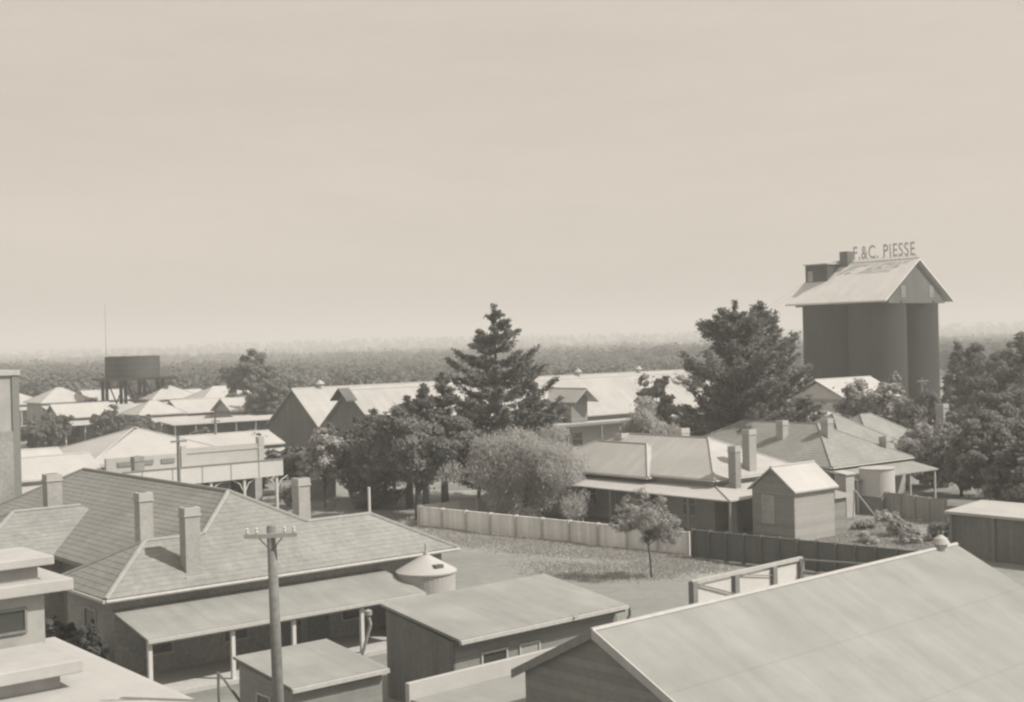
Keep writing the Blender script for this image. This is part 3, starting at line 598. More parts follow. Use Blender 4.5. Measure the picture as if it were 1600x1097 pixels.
# ---- shops / hotel across the street, left
F0 = P(440, 718, 3.9)
ht = thing('corner_shop', 'long pale shop with parapets, hipped roof and boarded street awning', 'shop', (F0.x, F0.y, 0))
MB().box(-12, 3, 0, 0, 16, 4.1).build('wall', M_REND2, ht)
hip_roof(ht, -12.4, -.4, 5.0, 16.6, 4.15, 2.1, 'y', M_TINP, M_CAP)
pp = MB(); pp.box(-6.2, 2.8, 3.4, 0, 3.1, 5.0); pp.box(-6.25, 2.74, 4.62, -.05, 2.8, 4.74); pp.box(-.35, 2.72, 3.4, .1, 3.15, 5.45); pp.box(-6.5, 2.72, 3.4, -6.1, 3.15, 5.2); pp.build('parapet', M_REND, ht)
pl = MB(); pl.box(-12, 2.8, 3.4, -6.52, 3.1, 4.7); pl.build('parapet', M_REND, ht)
for k in range(3): MB().box(-11.2+k*1.6, 2.72, 4.1, -10.2+k*1.6, 2.796, 4.4).build('parapet_vent', M_TRIM, ht)
MB().prism([(-12, .1), (0, .1), (0, 2.79), (-12, 2.79)], [3.3, 3.3, 3.6, 3.6], [3.38, 3.38, 3.7, 3.7]).build('awning', M_TINP, ht)
MB().box(-12, -.02, 2.75, .1, .1, 3.9).build('awning_fascia', M_WHITE, ht)
MB().box(-12, -.06, 3.9, .14, .14, 3.98).build('fascia_cap', M_TRIM, ht)
jn = MB()
for k in range(5): jn.box(-1.9-k*2.2, -.035, 2.78, -1.84-k*2.2, -.022, 3.88)
jn.build('fascia_batten', M_TRIM, ht)
for k in range(5):
    x = -.35-k*2.6; MB().box(x-.09, .1, 0, x+.09, .28, 2.74).build('post', M_WHITE, ht)
    br_ = MB(); br_.tube([(x-.1, .19, 1.9), (x-.35, .19, 2.4), (x-.9, .19, 2.7)], .05, 5); br_.tube([(x+.1, .19, 1.9), (x+.35, .19, 2.4), (x+.9, .19, 2.7)], .05, 5); br_.build('bracket', M_WHITE, ht)
MB().box(-12, .1, 0, 0, 3, .12).build('footpath', M_REND2, ht)
for x in (-1.6, -5, -8.4): window(ht, x, 3, .7, 2.0, 1.7, '-y', mull=False)
door(ht, -3.3, 3, 1.0, 2.2, '-y'); door(ht, -6.8, 3, 1.0, 2.2, '-y')
q = loc_of(ht, PD(245, 724, 86.5)); chimney(ht, q.x, max(q.y, .6), 3.5, 4.9, .7, .6, M_BRICK, M_BRICK)
h2 = thing('gabled_store', 'pale iron roofed store with low gables left of the shop', 'store', (F0.x, F0.y, 0))
MB().box(-26, 3, 0, -12.1, 14, 3.6).build('wall', M_REND2, h2)
gable_roof(h2, -27, -12.05, 2.8, 8.4, 3.7, 1.3, 'x', M_TINP, M_CAP, .12); gable_roof(h2, -27, -12.05, 8.42, 14.4, 3.7, 1.4, 'x', M_TINP, M_CAP, .12)
MB().prism([(-26, .2), (-12.1, .2), (-12.1, 2.79), (-26, 2.79)], [2.9, 2.9, 3.2, 3.2], [3.0, 3.0, 3.3, 3.3]).build('awning', M_TINP, h2)
for k in range(5): MB().box(-25.8+k*3, .25, 0, -25.66+k*3, .4, 2.9).build('post', M_WHITE, h2)
e0 = PD(23, 578, 76); ed = thing('tall_rendered_building', 'tall narrow pale rendered building at the far left edge', 'building', (e0.x, e0.y, 0))
MB().box(-8, -.4, 0, 0, 4, e0.z-.3).build('wall', M_REND2, ed); MB().box(-8.1, -.55, e0.z-.3, .12, 4.1, e0.z).build('cornice', M_TRIML, ed)
MB().box(-.35, -.48, 0, .06, -.404, e0.z-.31).build('pilaster', M_TRIM, ed); MB().box(-8.05, -.5, 0, -.36, -.41, 7.6).build('dado', M_BRICK, ed)
# small pale buildings beyond
def small_house(name, label, px, py, dist, w, d, ze, rise, rm, kind='hip', az=AZ, wm=None, group=None):
    p = PD(px, py, dist); t = thing(name, label, 'house', (p.x, p.y, 0), az, group)
    MB().box(-w/2+.4, -d/2+.4, 0, w/2-.4, d/2-.4, ze-.05).build('wall', wm or M_REND2, t)
    if kind == 'hip': hip_roof(t, -w/2, w/2, -d/2, d/2, ze, rise, 'x' if w > d else 'y', rm, M_CAP)
    else:
        gable_roof(t, -w/2, w/2, -d/2, d/2, ze, rise, 'x', rm, M_CAP, .12); gable_walls(t, -w/2+.4, w/2-.4, -d/2+.4, d/2-.4, ze-.1, rise*.85, 'x', wm or M_REND2, name='gable_wall', z0=ze-.4)
    vv = MB(); vv.prism([(-w/2, -d/2-2), (w/2, -d/2-2), (w/2, -d/2+.39), (-w/2, -d/2+.39)], [ze-1.0, ze-1.0, ze-.5, ze-.5], [ze-.92, ze-.92, ze-.42, ze-.42]); vv.build('verandah_roof', rm, t)
    for k in range(4): x = -w/2+.2+k*(w-.4)/3; MB().box(x-.07, -d/2-1.9, 0, x+.07, -d/2-1.76, ze-1.0).build('post', M_WHITE, t)
    window(t, -w/5, -d/2+.4, .9, 1.0, 1.2, '-y'); window(t, w/5, -d/2+.4, .9, 1.0, 1.2, '-y'); window(t, -w/2+.4, 0, .9, 1.0, 1.2, '-x')
    return t
small_house('hipped_cottage', 'distant cottage with bright hipped roof left of the water tower', 93, 620, 215, 9, 8, 4.2, 2.2, M_TINP)
small_house('hipped_cottage', 'distant pale roofed cottage just right of the water tower legs', 262, 620, 215, 9, 8, 4.3, 2.0, M_TINP)
small_house('gabled_cottage', 'distant cottage with low bright gable, middle of the pale roofs behind the store', 312, 638, 185, 9, 7, 3.4, 1.7, M_TINP, 'gable')
small_house('hipped_cottage', 'distant bright roofed house nearest the round dark tree', 352, 622, 205, 12, 8, 4.2, 2.1, M_TINP)
small_house('gabled_cottage', 'distant cottage peeping from trees below the water tower', 190, 640, 190, 7, 6, 3.0, 1.4, M_TIN, 'gable')
small_house('gabled_house', 'white walled house at the foot of the silo behind trees', 1318, 615, 142, 10, 8, 5.2, 2.0, M_TINP, 'gable', wm=M_WHITE)
small_house('hipped_house', 'bright walled low house half hidden left of the leafy tree below the silo', 1275, 650, 122, 9, 7, 3.4, 1.5, M_TINP, wm=M_WHITE)
small_house('hipped_cottage', 'pale roof glimpsed among dark trees at the right edge', 1580, 612, 150, 9, 8, 5.0, 1.9, M_TINP)
for (px, py, dist, w, d, lab, kind, nm) in ((28, 625, 225, 8, 7, 'distant pale cottage at the far left behind the tall building', 'hip', 'hipped_cottage'), (125, 642, 175, 8, 6, 'distant low cottage with pale roof below the left end of the water tower platform', 'gable', 'gabled_cottage'),
        (240, 640, 178, 7, 6, 'distant small cottage between the trestle legs and the shed', 'hip', 'hipped_cottage'), (385, 633, 182, 8, 6, 'distant small pale roof just left of the first warehouse gable', 'gable', 'gabled_cottage'), (300, 616, 225, 9, 6, 'farthest bright little roof above the middle cottages', 'hip', 'hipped_cottage'), (160, 628, 235, 8, 6, 'far pale cottage seen behind the water tower trestle', 'gable', 'gabled_cottage')):
    small_house(nm, lab, px, py, dist, w, d, 3.6, 1.7, M_TINP, kind)
small_house('low_store', 'low pale roofed store between the shop parapet and the long shed', 335, 672, 118, 11, 6, 3.4, 1.0, M_TINP, 'gable')
ls = P(270, 664, 4.2); lsh = thing('long_open_shed', 'long low shed with narrow pale roof between shop and warehouse', 'shed', (ls.x, ls.y, 0), 53)
sl_ = loc_of(lsh, P(405, 645, 4.2)).x
MB().prism([(0, 0), (sl_, 0), (sl_, 4), (0, 4)], [4.1, 4.1, 4.35, 4.35], [4.2, 4.2, 4.45, 4.45]).build('roof', M_TINP, lsh); MB().box(.3, 2, 0, sl_-.3, 3.8, 4.0).build('wall', M_VB, lsh)
for k in range(8): x = .3+k*(sl_-.6)/7; MB().box(x-.08, .1, 0, x+.08, .26, 4.1).build('post', M_TRIM, lsh)
# ---- water tower
wt = PD(207, 592, 215); pz = wt.z
wt_ = thing('water_tower', 'dark square water tank raised on a timber trestle, far left', 'water tower', (wt.x, wt.y, 0), 66)
MB().lathe([(4.35, pz+.25), (4.35, pz+3.65), (4.1, pz+3.75)], .1, .2, 40).build('tank', M_IRON, wt_)
rb_ = MB()
for z in (pz+1.0, pz+1.9, pz+2.8): rb_.lathe([(4.39, z), (4.39, z+.07)], .1, .2, 40)
rb_.build('tank_band', M_DARK, wt_)
MB().box(-5.9, -4.4, pz-.15, 6.3, 4.6, pz+.22).build('platform', M_TAR, wt_)
for x in (-4.4, -1.5, 1.5, 4.4):
    for y in (-2.6, 2.8): MB().box(x-.24, y-.24, 0, x+.24, y+.24, pz-.15).build('leg', M_TAR, wt_)
for x in (-4.4, -1.5, 1.5): MB().tube([(x+.2, -2.85, .3), (x+2.7, -2.85, pz-.4)], .11, 5).build('brace', M_TAR, wt_); MB().tube([(x+2.7, -2.72, .3), (x+.2, -2.72, pz-.4)], .11, 5).build('brace', M_TAR, wt_)
mz = PD(171, 475, 217).z; MB().tube([(-3.9, 1, pz), (-3.9, 1, mz)], [.09, .04], 6).build('mast', M_TRIML, wt_)
# ---- fences and hedge
def fence(name, label, p0, p1, h, m, posts=8, pm=None, cap=True, th=.05):
    d = p1-p0; Ln = d.length; az = math.degrees(math.atan2(d.x, d.y)); t = thing(name, label, 'fence', (p0.x, p0.y, 0), az)
    MB().box(0, -th/2, .05, Ln, th/2, h).build('boards', m, t)
    if cap: MB().box(0, -th/2-.04, h+.002, Ln, th/2+.04, h+.06).build('top_rail', m, t)
    for k in range(posts+1): x = .06+k*(Ln-.12)/posts; MB().box(x-.06, -th/2-.13, 0, x+.06, -th/2-.004, h+.1).build('post', pm or m, t); MB().box(x-.06, th/2+.004, 0, x+.06, th/2+.13, h+.1).build('post', pm or m, t)
    return t
fence('paling_fence', 'long whitewashed paling fence running behind the small street tree', P(655, 822), P(1080, 869), 1.25, M_PICK, 10, M_WHITE)
fence('paling_fence', 'short sunlit white fence turning back from the corner near the big tree trunk', P(655, 822), P(803, 803), 1.3, M_WHITE, 5, M_WHITE)
fence('board_fence', 'grey board fence between the round white tank and the flat shed', P(1345, 798), P(1478, 819), 1.45, M_PICKG, 6)
fence('white_board_fence', 'pale board fence seen either side of the chimney beyond the tiled roof', P(438, 785), P(524, 776), 1.6, M_REND2, 4)
h0, h1 = P(1082, 872), P(1400, 908)
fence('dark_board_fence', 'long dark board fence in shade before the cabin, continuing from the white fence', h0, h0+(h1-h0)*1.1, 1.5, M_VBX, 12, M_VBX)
# timber frame on the near side
f0 = P(1083, 911, 2.9); f1_ = P(1250, 874, 2.9); dd = f1_-f0; FL = dd.length; faz = math.degrees(math.atan2(dd.x, dd.y))
ff = thing('timber_railing', 'dark timber post and rail frame with pale infill panels behind the big roof', 'railing', (f0.x, f0.y, 0), faz)
for k, x in enumerate((0, FL*.37, FL*.73, FL)): MB().box(x-.13, -.12, 0, x+.13, .12, 2.95 if k in (0, 3) else 2.85).build('post', M_TRIM, ff)
MB().box(-.1, -.07, 2.86, FL+.1, .07, 3.0).build('top_rail', M_TRIML, ff); MB().box(0, -.05, 2.0, FL, .05, 2.1).build('lower_rail', M_TRIML, ff)
for a, b in ((.15, FL*.37-.15), (FL*.37+.15, FL*.73-.15), (FL*.73+.15, FL-.15)):
    MB().box(a, .02, 2.1, b, .05, 2.78).build('panel', M_WHITE, ff)
MB().tube([(.15, -.06, 2.85), (FL*.37-.1, -.06, 2.15)], .03, 5).build('brace', M_TRIM, ff); MB().tube([(FL*.4, -.06, 2.85), (FL*.73, -.06, 2.5)], .02, 5).build('brace', M_TRIM, ff)
for zz in (2.9, 2.4): MB().tube([(FL, 0, zz), (FL+1.2, -4.2, zz)], .045, 5).build('side_rail', M_TRIM, ff)
# ---- power poles
pb = PD(430, 822, 34); pw = thing('power_pole', 'tall near power pole with pale crossarm standing before the tiled roof', 'power pole', (pb.x, pb.y, 0), 88)
pw.rotation_euler = (0, R(-.8), R(90-88))
MB().tube([(0, 0, -.2), (0, 0, pb.z)], [.17, .12], 12).build('pole', M_POLE, pw, smooth=True)
MB().box(-.68, -.19, pb.z-.28, .68, -.125, pb.z-.17).build('crossarm', M_REND2, pw)
for x in (-.6, -.36, .36, .6): MB().lathe([(.02, pb.z-.17), (.045, pb.z-.12), (.03, pb.z-.07), (.045, pb.z-.03), (.015, pb.z)], x, -.155, 10).build('insulator', M_WHITE, pw)
MB().tube([(-.3, -.16, pb.z-.28), (0, -.13, pb.z-.62)], .015, 5).build('brace', M_DARK, pw); MB().tube([(.3, -.16, pb.z-.28), (0, -.13, pb.z-.62)], .015, 5).build('brace', M_DARK, pw)
def far_pole(label, px, yt, dist, arms=1, name='utility_pole', r=.12, hw=.9):
    p = PD(px, yt, dist); t = thing(name, label, 'utility pole', (p.x, p.y, 0), 60)
    MB().tube([(0, 0, 0), (0, 0, p.z)], [r*1.2, r*.8], 8).build('pole', M_TRIM, t)
    for k in range(arms): MB().box(-hw, -.16, p.z-.4-k*.8, hw, -.08, p.z-.28-k*.8).build('crossarm', M_TRIM, t)
far_pole('thin dark street pole in front of the shop awning', 278, 681, 82, 1, hw=.5)
far_pole('double armed utility pole rising among pine tops before the warehouse roof', 613, 637, 104, 2)
far_pole('small pole beside the long low shed', 336, 652, 118, 1, hw=.4)
far_pole('two armed pole by the silo foot', 1440, 590, 130, 1, hw=.8)
# yard props
yp = P(1372, 812); pr = thing('clothes_prop', 'leaning timber clothes prop frame beside the cabin', 'clothes prop', (yp.x, yp.y, 0), 90)
tp = PD(1335, 765, yp.y); MB().tube([(0, 0, 0), (tp.x-yp.x, 0, tp.z)], .045, 6).build('prop', M_TRIML, pr); MB().tube([(tp.x-yp.x, 0, tp.z), (tp.x-yp.x-.1, .1, 0)], .045, 6).build('prop', M_TRIML, pr)
bp_ = P(570, 1075, 0); dpp = PD(575, 955, 47); dp = thing('downpipe_stand', 'pale bent downpipe with round head beside the last verandah post', 'downpipe', (dpp.x, dpp.y, 0), 90)
MB().tube([(0, 0, 2.35), (.08, 0, 2.0), (-.25, 0, .9), (-.25, 0, 0)], .06, 8).build('pipe', M_REND2, dp); MB().lathe([(.05, 2.25), (.14, 2.35), (.14, 2.5), (.02, 2.55)], 0, 0, 12).build('rain_head', M_REND2, dp)
gp = PD(340, 1010, 41); gpo = thing('stand_pipe', 'bent pipe and post in the dark yard under the verandah', 'pipe', (gp.x, gp.y, 0), 90)
MB().tube([(0, 0, 0), (0, 0, 1.9), (.5, 0, 1.2), (.7, 0, .9)], .05, 7).build('pipe', M_TRIM, gpo)
# ================================================================ TREES
b, h = tree_px(772, 484, dist=100)
pine('norfolk_pine', 'tallest pine with tiered upswept branches standing before the warehouse', b, h, lambda f: .92*(14.4*(1-f))**.78*(1 if f > .35 else .85)+.05, L_PINE, 11, N=44000, size=.155, whorl=.85, per=8, up=.36, z0=.08, spread=.27, vj=.32)
b, h = tree_px(1148, 478, dist=104)
pine('spreading_pine', 'broad dark double headed pine right of centre above the pale roofed house', b, h, lambda f: min(5.4, 1.45*(14.4*(1-f))**.68)*(.85+.2*math.sin(f*23))+.1, L_PINE, 12, N=60000, size=.165, whorl=.62, per=7, up=.3, z0=.08, spread=.36)
b, h = tree_px(1187, 478, dist=107)
pine('spreading_pine', 'second pointed head close behind the broad dark pine on its right', b, h, lambda f: min(4.4, 1.3*(14.4*(1-f))**.68)+.1, L_PINE, 13, N=36000, size=.165, whorl=.62, per=6, up=.35, z0=.08, spread=.34)
b, h = tree_px(1237, 592, dist=110)
broadleaf('dark_evergreen', 'low dark evergreen on the right flank of the broad pine', b, h, 3.6, L_DARK, 14, N=17000, size=.17, low=.05)
b, h = tree_px(690, 588, dist=97)
pine('young_pine', 'pointed pine with twin tips left of the tallest pine', b, h, lambda f: 2.9*(1-f)**.7+.1, L_PINE, 15, N=22000, size=.15, whorl=.55, z0=.3, group=None)
b, h = tree_px(661, 606, dist=95)
pine('young_pine', 'slender pine second from the left edge of the dark pine clump', b, h, lambda f: 2.8*(1-f)**.7+.1, L_PINE, 16, N=18000, size=.15, whorl=.55, z0=.3)
b, h = tree_px(636, 624, dist=96)
pine('young_pine', 'pine with blunt tip just right of the double armed pole', b, h, lambda f: 2.7*(1-f)**.6+.1, L_PINE, 17, N=18000, size=.15, whorl=.55, z0=.3)
b, h = tree_px(583, 644, dist=97)
pine('young_pine', 'small spired pine left of the double armed pole', b, h, lambda f: 2.5*(1-f)**.6+.1, L_PINE, 18, N=18000, size=.15, whorl=.55, z0=.05)
b, h = tree_px(650, 650, base_y=812)
broadleaf('spreading_tree', 'wide dark canopy tree with bare trunk beside the white fence corner', b, h, 4.3, L_DARK, 19, N=36000, size=.16, low=.36, K=36, trunk_r=.27, blob=.33, sx=1.12)
b, h = tree_px(545, 640, dist=103)
broadleaf('dark_evergreen', 'dark bushy evergreen left end of the central clump under the second gable', b, h, 2.6, L_DARK, 20, N=17000, size=.17, low=.02)
b, h = tree_px(600, 668, dist=99)
broadleaf('dark_evergreen', 'dark shrubby evergreen filling the middle of the central clump', b, h, 2.9, L_DARK, 21, N=17000, size=.17, low=.3)
b, h = tree_px(505, 668, base_y=794)
broadleaf('pale_leaved_tree', 'small pale speckled tree with thin trunk left of the dark clump', b, h, 2.1, L_LITE, 22, N=3600, size=.2, low=.24, K=26, trunk_r=.07, blob=.32)
b, h = tree_px(468, 690, dist=108)
broadleaf('dark_evergreen', 'dark bush behind the shop corner below the first gable', b, h, 3.0, L_DARK, 23, N=7000, size=.26, low=.02)
b, h = tree_px(745, 640, dist=99)
broadleaf('dark_evergreen', 'dark evergreen at the foot of the tallest pine', b, h, 3.0, L_DARK, 24, N=17000, size=.17, low=.28)
b, h = tree_px(835, 598, dist=101)
pine('low_pine', 'lower right limb of dark pine reaching over the warehouse dormer', b, h*.97, lambda f: 1.9*min(1, (1-f)*2.0)+.1, L_PINE, 25, N=8000, size=.2, whorl=.55, z0=.35)
b, h = tree_px(818, 668, base_y=815)
broadleaf('pepper_tree', 'big rounded grey green weeping pepper tree hanging over the white fence', b, h, 4.35, L_PEP, 26, N=56000, size=.105, low=.14, K=60, trunk_r=.25, blob=.27, sx=1.12, lop=.4, droop=True)
b, h = tree_px(1000, 779, base_y=903); b2 = P(1018, 903)
broadleaf('street_tree', 'small round street tree on a thin bare trunk before the white fence', b2, h, 1.5, L_MID, 27, N=11000, size=.06, low=.44, K=34, trunk_r=.05, lean=-.5, lop=.4, blob=.36, sx=1.1)
b, h = tree_px(1024, 580, dist=106)
broadleaf('gum_tree', 'speckled gum with open crown against the warehouse roof end', b, h, 2.0, L_MID, 28, N=3600, size=.2, low=.4, K=20, trunk_r=.12, blob=.34)
b, h = tree_px(1018, 628, dist=98)
broadleaf('willow', 'soft pale feathery tree between warehouse wall and pale roofed house', b, h, 2.5, L_PEP, 29, N=9000, size=.17, low=.05, K=26, blob=.36, droop=True)
b, h = tree_px(1345, 590, dist=118)
broadleaf('leafy_tree', 'leafy speckled tree in front of the silo foot', b, h, 3.3, L_MID, 30, N=9000, size=.22, low=.15)
b, h = tree_px(1395, 585, dist=125)
broadleaf('leafy_tree', 'paler round tree against the silo corner', b, h, 2.0, L_LITE, 31, N=5000, size=.22, low=.15)
for i, (px, yt, d, r_, m_, lab) in enumerate(((1497, 540, 135, 3.0, L_DARK, 'conical dark tree right of the silo'), (1445, 612, 118, 3.2, L_DARK, 'dark tree hiding the right foot of the silo'), (1560, 515, 120, 4.2, L_DARK, 'tall dark tree second from the right edge'),
        (1610, 512, 112, 3.6, L_DARK, 'tall dark tree cut by the right edge'), (1530, 600, 108, 4.2, L_DARK, 'broad dark tree under the tall pair at right'), (1455, 665, 101, 3.2, L_MID, 'mid green bushy tree behind the grey board fence'),
        (1500, 670, 95, 3.0, L_DARK, 'dark bushy tree above the flat shed corner'), (1560, 650, 86, 3.6, L_DARK, 'dark tree behind the bright flat roof at right'), (1610, 660, 80, 3.2, L_DARK, 'dark tree at right edge above the flat shed'))):
    b, h = tree_px(px, yt, dist=d)
    if i == 0: pine('cypress', lab, b, h, lambda f: 3.0*(1-f)**.8+.1, m_, 40, N=8000, size=.28, whorl=.5, z0=.05)
    else: broadleaf('garden_tree', lab, b, h, r_, m_, 40+i, N=int(15000*(r_/3.3)**2), size=.18, low=.08, K=30)
for i, (px, yt, d, r_, m_, lab) in enumerate(((392, 548, 190, 4.2, L_DARK, 'large dark tree standing above the pale cottages left of the first gable'), (418, 575, 180, 3.6, L_DARK, 'dark tree touching the left side of the first warehouse gable'),
        (372, 598, 183, 2.6, L_DARK, 'small dark tree at the foot of the large dark tree'), (142, 625, 205, 2.4, L_FAR, 'grey tree between the bright cottage and the water tower'), (45, 590, 230, 5.0, L_FAR, 'grey tree behind the far left cottage'),
        (222, 640, 172, 2.0, L_FAR, 'grey tree in front of the water tower legs'), (285, 604, 230, 3.5, L_FAR, 'grey tree behind the middle pale cottages'), (325, 606, 240, 3.5, L_FAR, 'grey tree just above the cottage gable row'),
        (165, 640, 170, 2.6, L_FAR, 'grey bush beneath the left end of the water tower'), (90, 645, 170, 3.4, L_FAR, 'dark grey trees in front of the bright cottage'), (400, 668, 121, 2.0, L_DARK, 'dark bush at the left foot of the first warehouse gable'), (315, 664, 128, 1.8, L_FAR, 'dark bush behind the low store'), (430, 600, 215, 3.5, L_DARK, 'dark tree half behind the first gable apex'),
        (1062, 570, 150, 4.6, L_MID, 'rounded tree behind the warehouse roof end'), (215, 655, 150, 2.2, L_FAR, 'small grey bush before the trestle'), (60, 655, 150, 2.4, L_FAR, 'small grey bush at far left above the store roofs'))):
    b, h = tree_px(px, yt, dist=d)
    broadleaf('distant_tree', lab, b, h, r_, m_, 60+i, N=int(6000*(r_/3.3)**1.5), size=.27, low=.08, K=18)
# shrubs in yards
for i, (px, py, r_, hh0, m_, lab) in enumerate(((1400, 838, .9, 1.3, L_LITE, 'pale flowering shrub behind the ridge of the big roof'), (1350, 828, .8, .55, L_MID, 'low shrub in the cabin yard'), (1425, 850, .8, .9, L_LITE, 'small pale shrub next to the roof ventilator'),
        (1190, 822, .5, .9, L_LITE, 'small shrub against the cabin shaded end'), (1355, 850, .8, .35, L_GRASS, 'scrubby low plant behind the dark board fence'), (1475, 845, 1.1, 1.2, L_DARK, 'dark shrub near the flat shed posts'),
        (450, 790, .9, 1.6, L_MID, 'shrub before the pale board fence'), (400, 775, 1.0, 1.7, L_DARK, 'dark shrub under the shop awning end'), (1385, 816, 1.0, .5, L_GRASS, 'pale weedy shrub below the grey board fence'), (1500, 846, .9, 1.2, L_DARK, 'dark low shrub under the open flat shed roof'), (1545, 856, 1.0, 1.4, L_DARK, 'larger dark shrub against the flat shed wall'), (1540, 780, 1.5, 1.9, L_LITE, 'pale shrub behind the bright flat roof'))):
    p = P(px, py); broadleaf('shrub', lab, p, hh0, r_, m_, 90+i, cat='shrub', N=1600, size=.09, low=.05, K=14, trunk_r=.03, blob=.42)
p = loc = th.location+A_*(-.6)+B_*.3
for k, (x, y, hh0, lab) in enumerate(((-.5, .7, 2.9, 'dark climber at the near corner of the tiled house'), (-.5, 3.2, 2.9, 'dark climber on the shaded side wall of the tiled house'))):
    q = th.location+A_*x+B_*y; broadleaf('wall_climber', lab, q, hh0*.8, .8, L_CLIMB, 110+k, cat='bush', N=9000, size=.07, low=.02, K=20, trunk_r=.04, blob=.42)
# ---- grass and weeds
def grass(name, polys, N, size, hgt, seed, m):
    rng = np.random.RandomState(seed); cs = []
    for (a, b, c0, d0, w) in polys:
        a, b, c0, d0 = [np.array(P(*q))[:2] for q in (a, b, c0, d0)]; n = int(N*w); s = rng.rand(n, 1); t = rng.rand(n, 1)
        q = (a*(1-s)+b*s)*(1-t)+(d0*(1-s)+c0*s)*t
        ph = np.sin(q[:, 0]*1.1+2*np.sin(q[:, 1]*.7))+np.sin(q[:, 1]*1.7+q[:, 0]*.6)+rng.normal(0, .8, n); q = q[ph > -.2+1.6*np.abs(2*np.minimum(1, np.abs(t[:, 0]-.5)*2)-1).clip(0, 1)[:len(q)]*0]
        cs.append(q+rng.normal(0, .6, q.shape))
    q = np.concatenate(cs); n = len(q); h = hgt*rng.uniform(.4, 1.3, n); c = np.column_stack([q, h*.45]); nn = unit(rng, n); nn[:, 2] *= .25
    nn /= np.linalg.norm(nn, axis=1, keepdims=True); u = rng.normal(0, .35, (n, 3)); u[:, 2] = 1
    return tag(quads(name, c, nn, u, size*rng.uniform(.5, 1.3, n), h*.6, m, None), 'rough dry grass and weeds along the fence and in the yards', 'grass', kind='stuff')
grass('grass', [((655, 824), (1085, 872), (1130, 897), (700, 850), .45), ((820, 880), (1000, 885), (980, 905), (840, 900), .06), ((1250, 850), (1400, 812), (1460, 860), (1330, 880), .25), ((560, 800), (660, 803), (655, 815), (540, 812), .1), ((1000, 885), (1080, 880), (1080, 900), (990, 905), .05)], 150000, .028, .12, 7, L_GRASS)
# dirt track in front of the verge
r0 = [P(715, 858), P(1080, 905), P(1080, 960), P(600, 905)]
sheet('yard', [P(700, 862), P(860, 872), P(1080, 905), P(1400, 950), P(1300, 1060), P(700, 1090), P(560, 1000), P(600, 900)], M_ROAD, .004)
sheet('road', [P(535, 775), P(760, 765), P(740, 788), P(655, 800), P(700, 855), P(560, 850), P(520, 800)], M_PATH, .008)
sheet('path', [P(1075, 898), P(1125, 892), P(1150, 900), P(1095, 906)], M_PATH, .012)
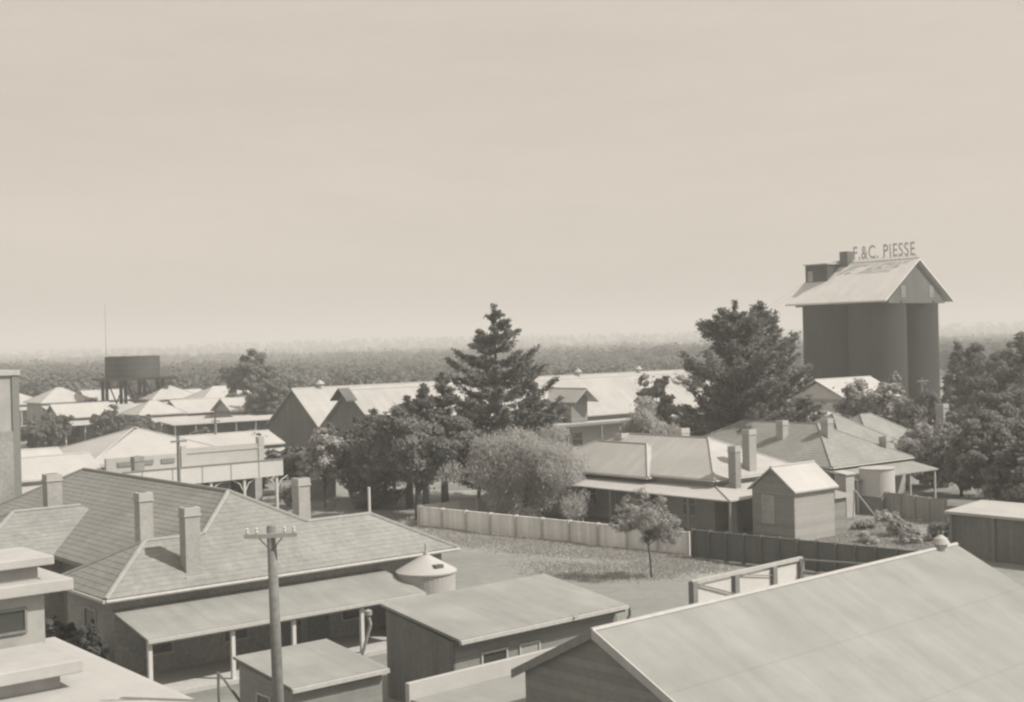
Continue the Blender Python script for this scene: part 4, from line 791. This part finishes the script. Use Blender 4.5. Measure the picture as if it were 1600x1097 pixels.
# ---- far bushland and hills
def hill_z(x, y):
    e = np.clip((y-1250)/1500, 0, 1); e = e*e*(3-2*e); return e*(17+3.5*np.sin(x*.0016+1)+2.5*np.sin(x*.0051+y*.0013))
def wood():
    rng = np.random.RandomState(9); T = 6500
    u = rng.rand(T); d = 235*(2600/235)**u; a = rng.uniform(-27, 27, T); x = d*np.tan(np.radians(a)); y = d
    keep = ~((x > 20) & (x < 75) & (y > 140) & (y < 250)); x, y, d = x[keep], y[keep], d[keep]; T = len(x)
    cln = (np.sin(x*.013+3*np.sin(y*.004))+np.sin(y*.017+x*.006) > -1.0) | (d > 900); x, y, d = x[cln], y[cln], d[cln]; T = len(x)
    h = rng.uniform(6.5, 9.2, T)*(1+.14*np.sin(x*.021+y*.013)+.1*np.sin(x*.05-y*.03)); h = np.minimum(h, np.where(d < 400, 8.6, 11.5))
    cs = []; ss = []
    nl = np.where(d < 420, 260, np.where(d < 800, 170, 100))
    i = np.repeat(np.arange(T), nl); dd_ = unit(rng, len(i)); r = rng.uniform(.5, 1, len(i))
    rr = (h*rng.uniform(.32, .5, T))[i]; sc_ = np.sin(dd_[:, 0]*5+i)*.15+1
    c = np.column_stack([x[i]+dd_[:, 0]*r*rr*sc_, y[i]+dd_[:, 1]*r*rr, (h*.56+hill_z(x, y))[i]+dd_[:, 2]*r*(h*.42)[i]*sc_])
    s = np.where(d < 420, .4, np.where(d < 800, .55, .85))[i]
    c, n, u2, hw, hh = leaves_at(rng, c, s, dd_, 1.2)
    tag(quads('far_wood', c, n, u2, hw, hh, L_FAR, None), 'mass of grey gum bushland stretching to the horizon', 'woodland', kind='stuff')
wood()
def hills():
    rng = np.random.RandomState(4); mb = MB(); nx, ny = 200, 30; X = np.linspace(-2600, 2600, nx); Y = np.linspace(1200, 6000, ny); m = mat('distant_scrub', .15, nz=.02, amt=.3, blotch=.25, bl_scale=.004)
    for j, y in enumerate(Y):
        for i, x in enumerate(X):
            z = float(hill_z(x*y/3600, y))+(rng.uniform(0, 1.5) if y > 1500 else 0)-.4; mb.v.append((x*y/3600, y, z))
    for j in range(ny-1):
        for i in range(nx-1): a = j*nx+i; mb.f.append([a, a+1, a+nx+1, a+nx])
    tag(mb.build('hills', m, smooth=True), kind='structure')
hills()
# ---- haze
hz = MB(); hz.box(-4200, -60, -1.0, 4400, 6400, 55); hm = bpy.data.materials.new('haze'); hm.use_nodes = True; n = hm.node_tree.nodes; n.clear()
o_ = n.new('ShaderNodeOutputMaterial'); pv = n.new('ShaderNodeVolumePrincipled'); pv.inputs['Color'].default_value = (1, 1, .99, 1); pv.inputs['Density'].default_value = .00092; pv.inputs['Anisotropy'].default_value = 0
hm.node_tree.links.new(pv.outputs[0], o_.inputs['Volume'])
tag(hz.build('haze', hm), kind='stuff', label='pale dusty air over the town', cat='haze')

# ---- groups for the repeated kinds
GR = {'distant_tree': 'trees among the distant cottages', 'young_pine': 'pointed pines of the central clump', 'dark_evergreen': 'dark evergreens of the middle distance', 'shrub': 'shrubs in the yards',
      'garden_tree': 'dark garden trees at the right', 'utility_pole': 'thin utility poles', 'hipped_cottage': 'distant pale roofed cottages', 'gabled_cottage': 'distant pale roofed cottages', 'wall_climber': 'climbers on the tiled house',
      'paling_fence': 'whitewashed paling fences', 'spreading_pine': 'two headed broad pine', 'leafy_tree': 'leafy trees below the silo'}
for o in bpy.data.objects:
    g = GR.get(o.name.split('.')[0])
    if g and o.parent is None: o['group'] = g
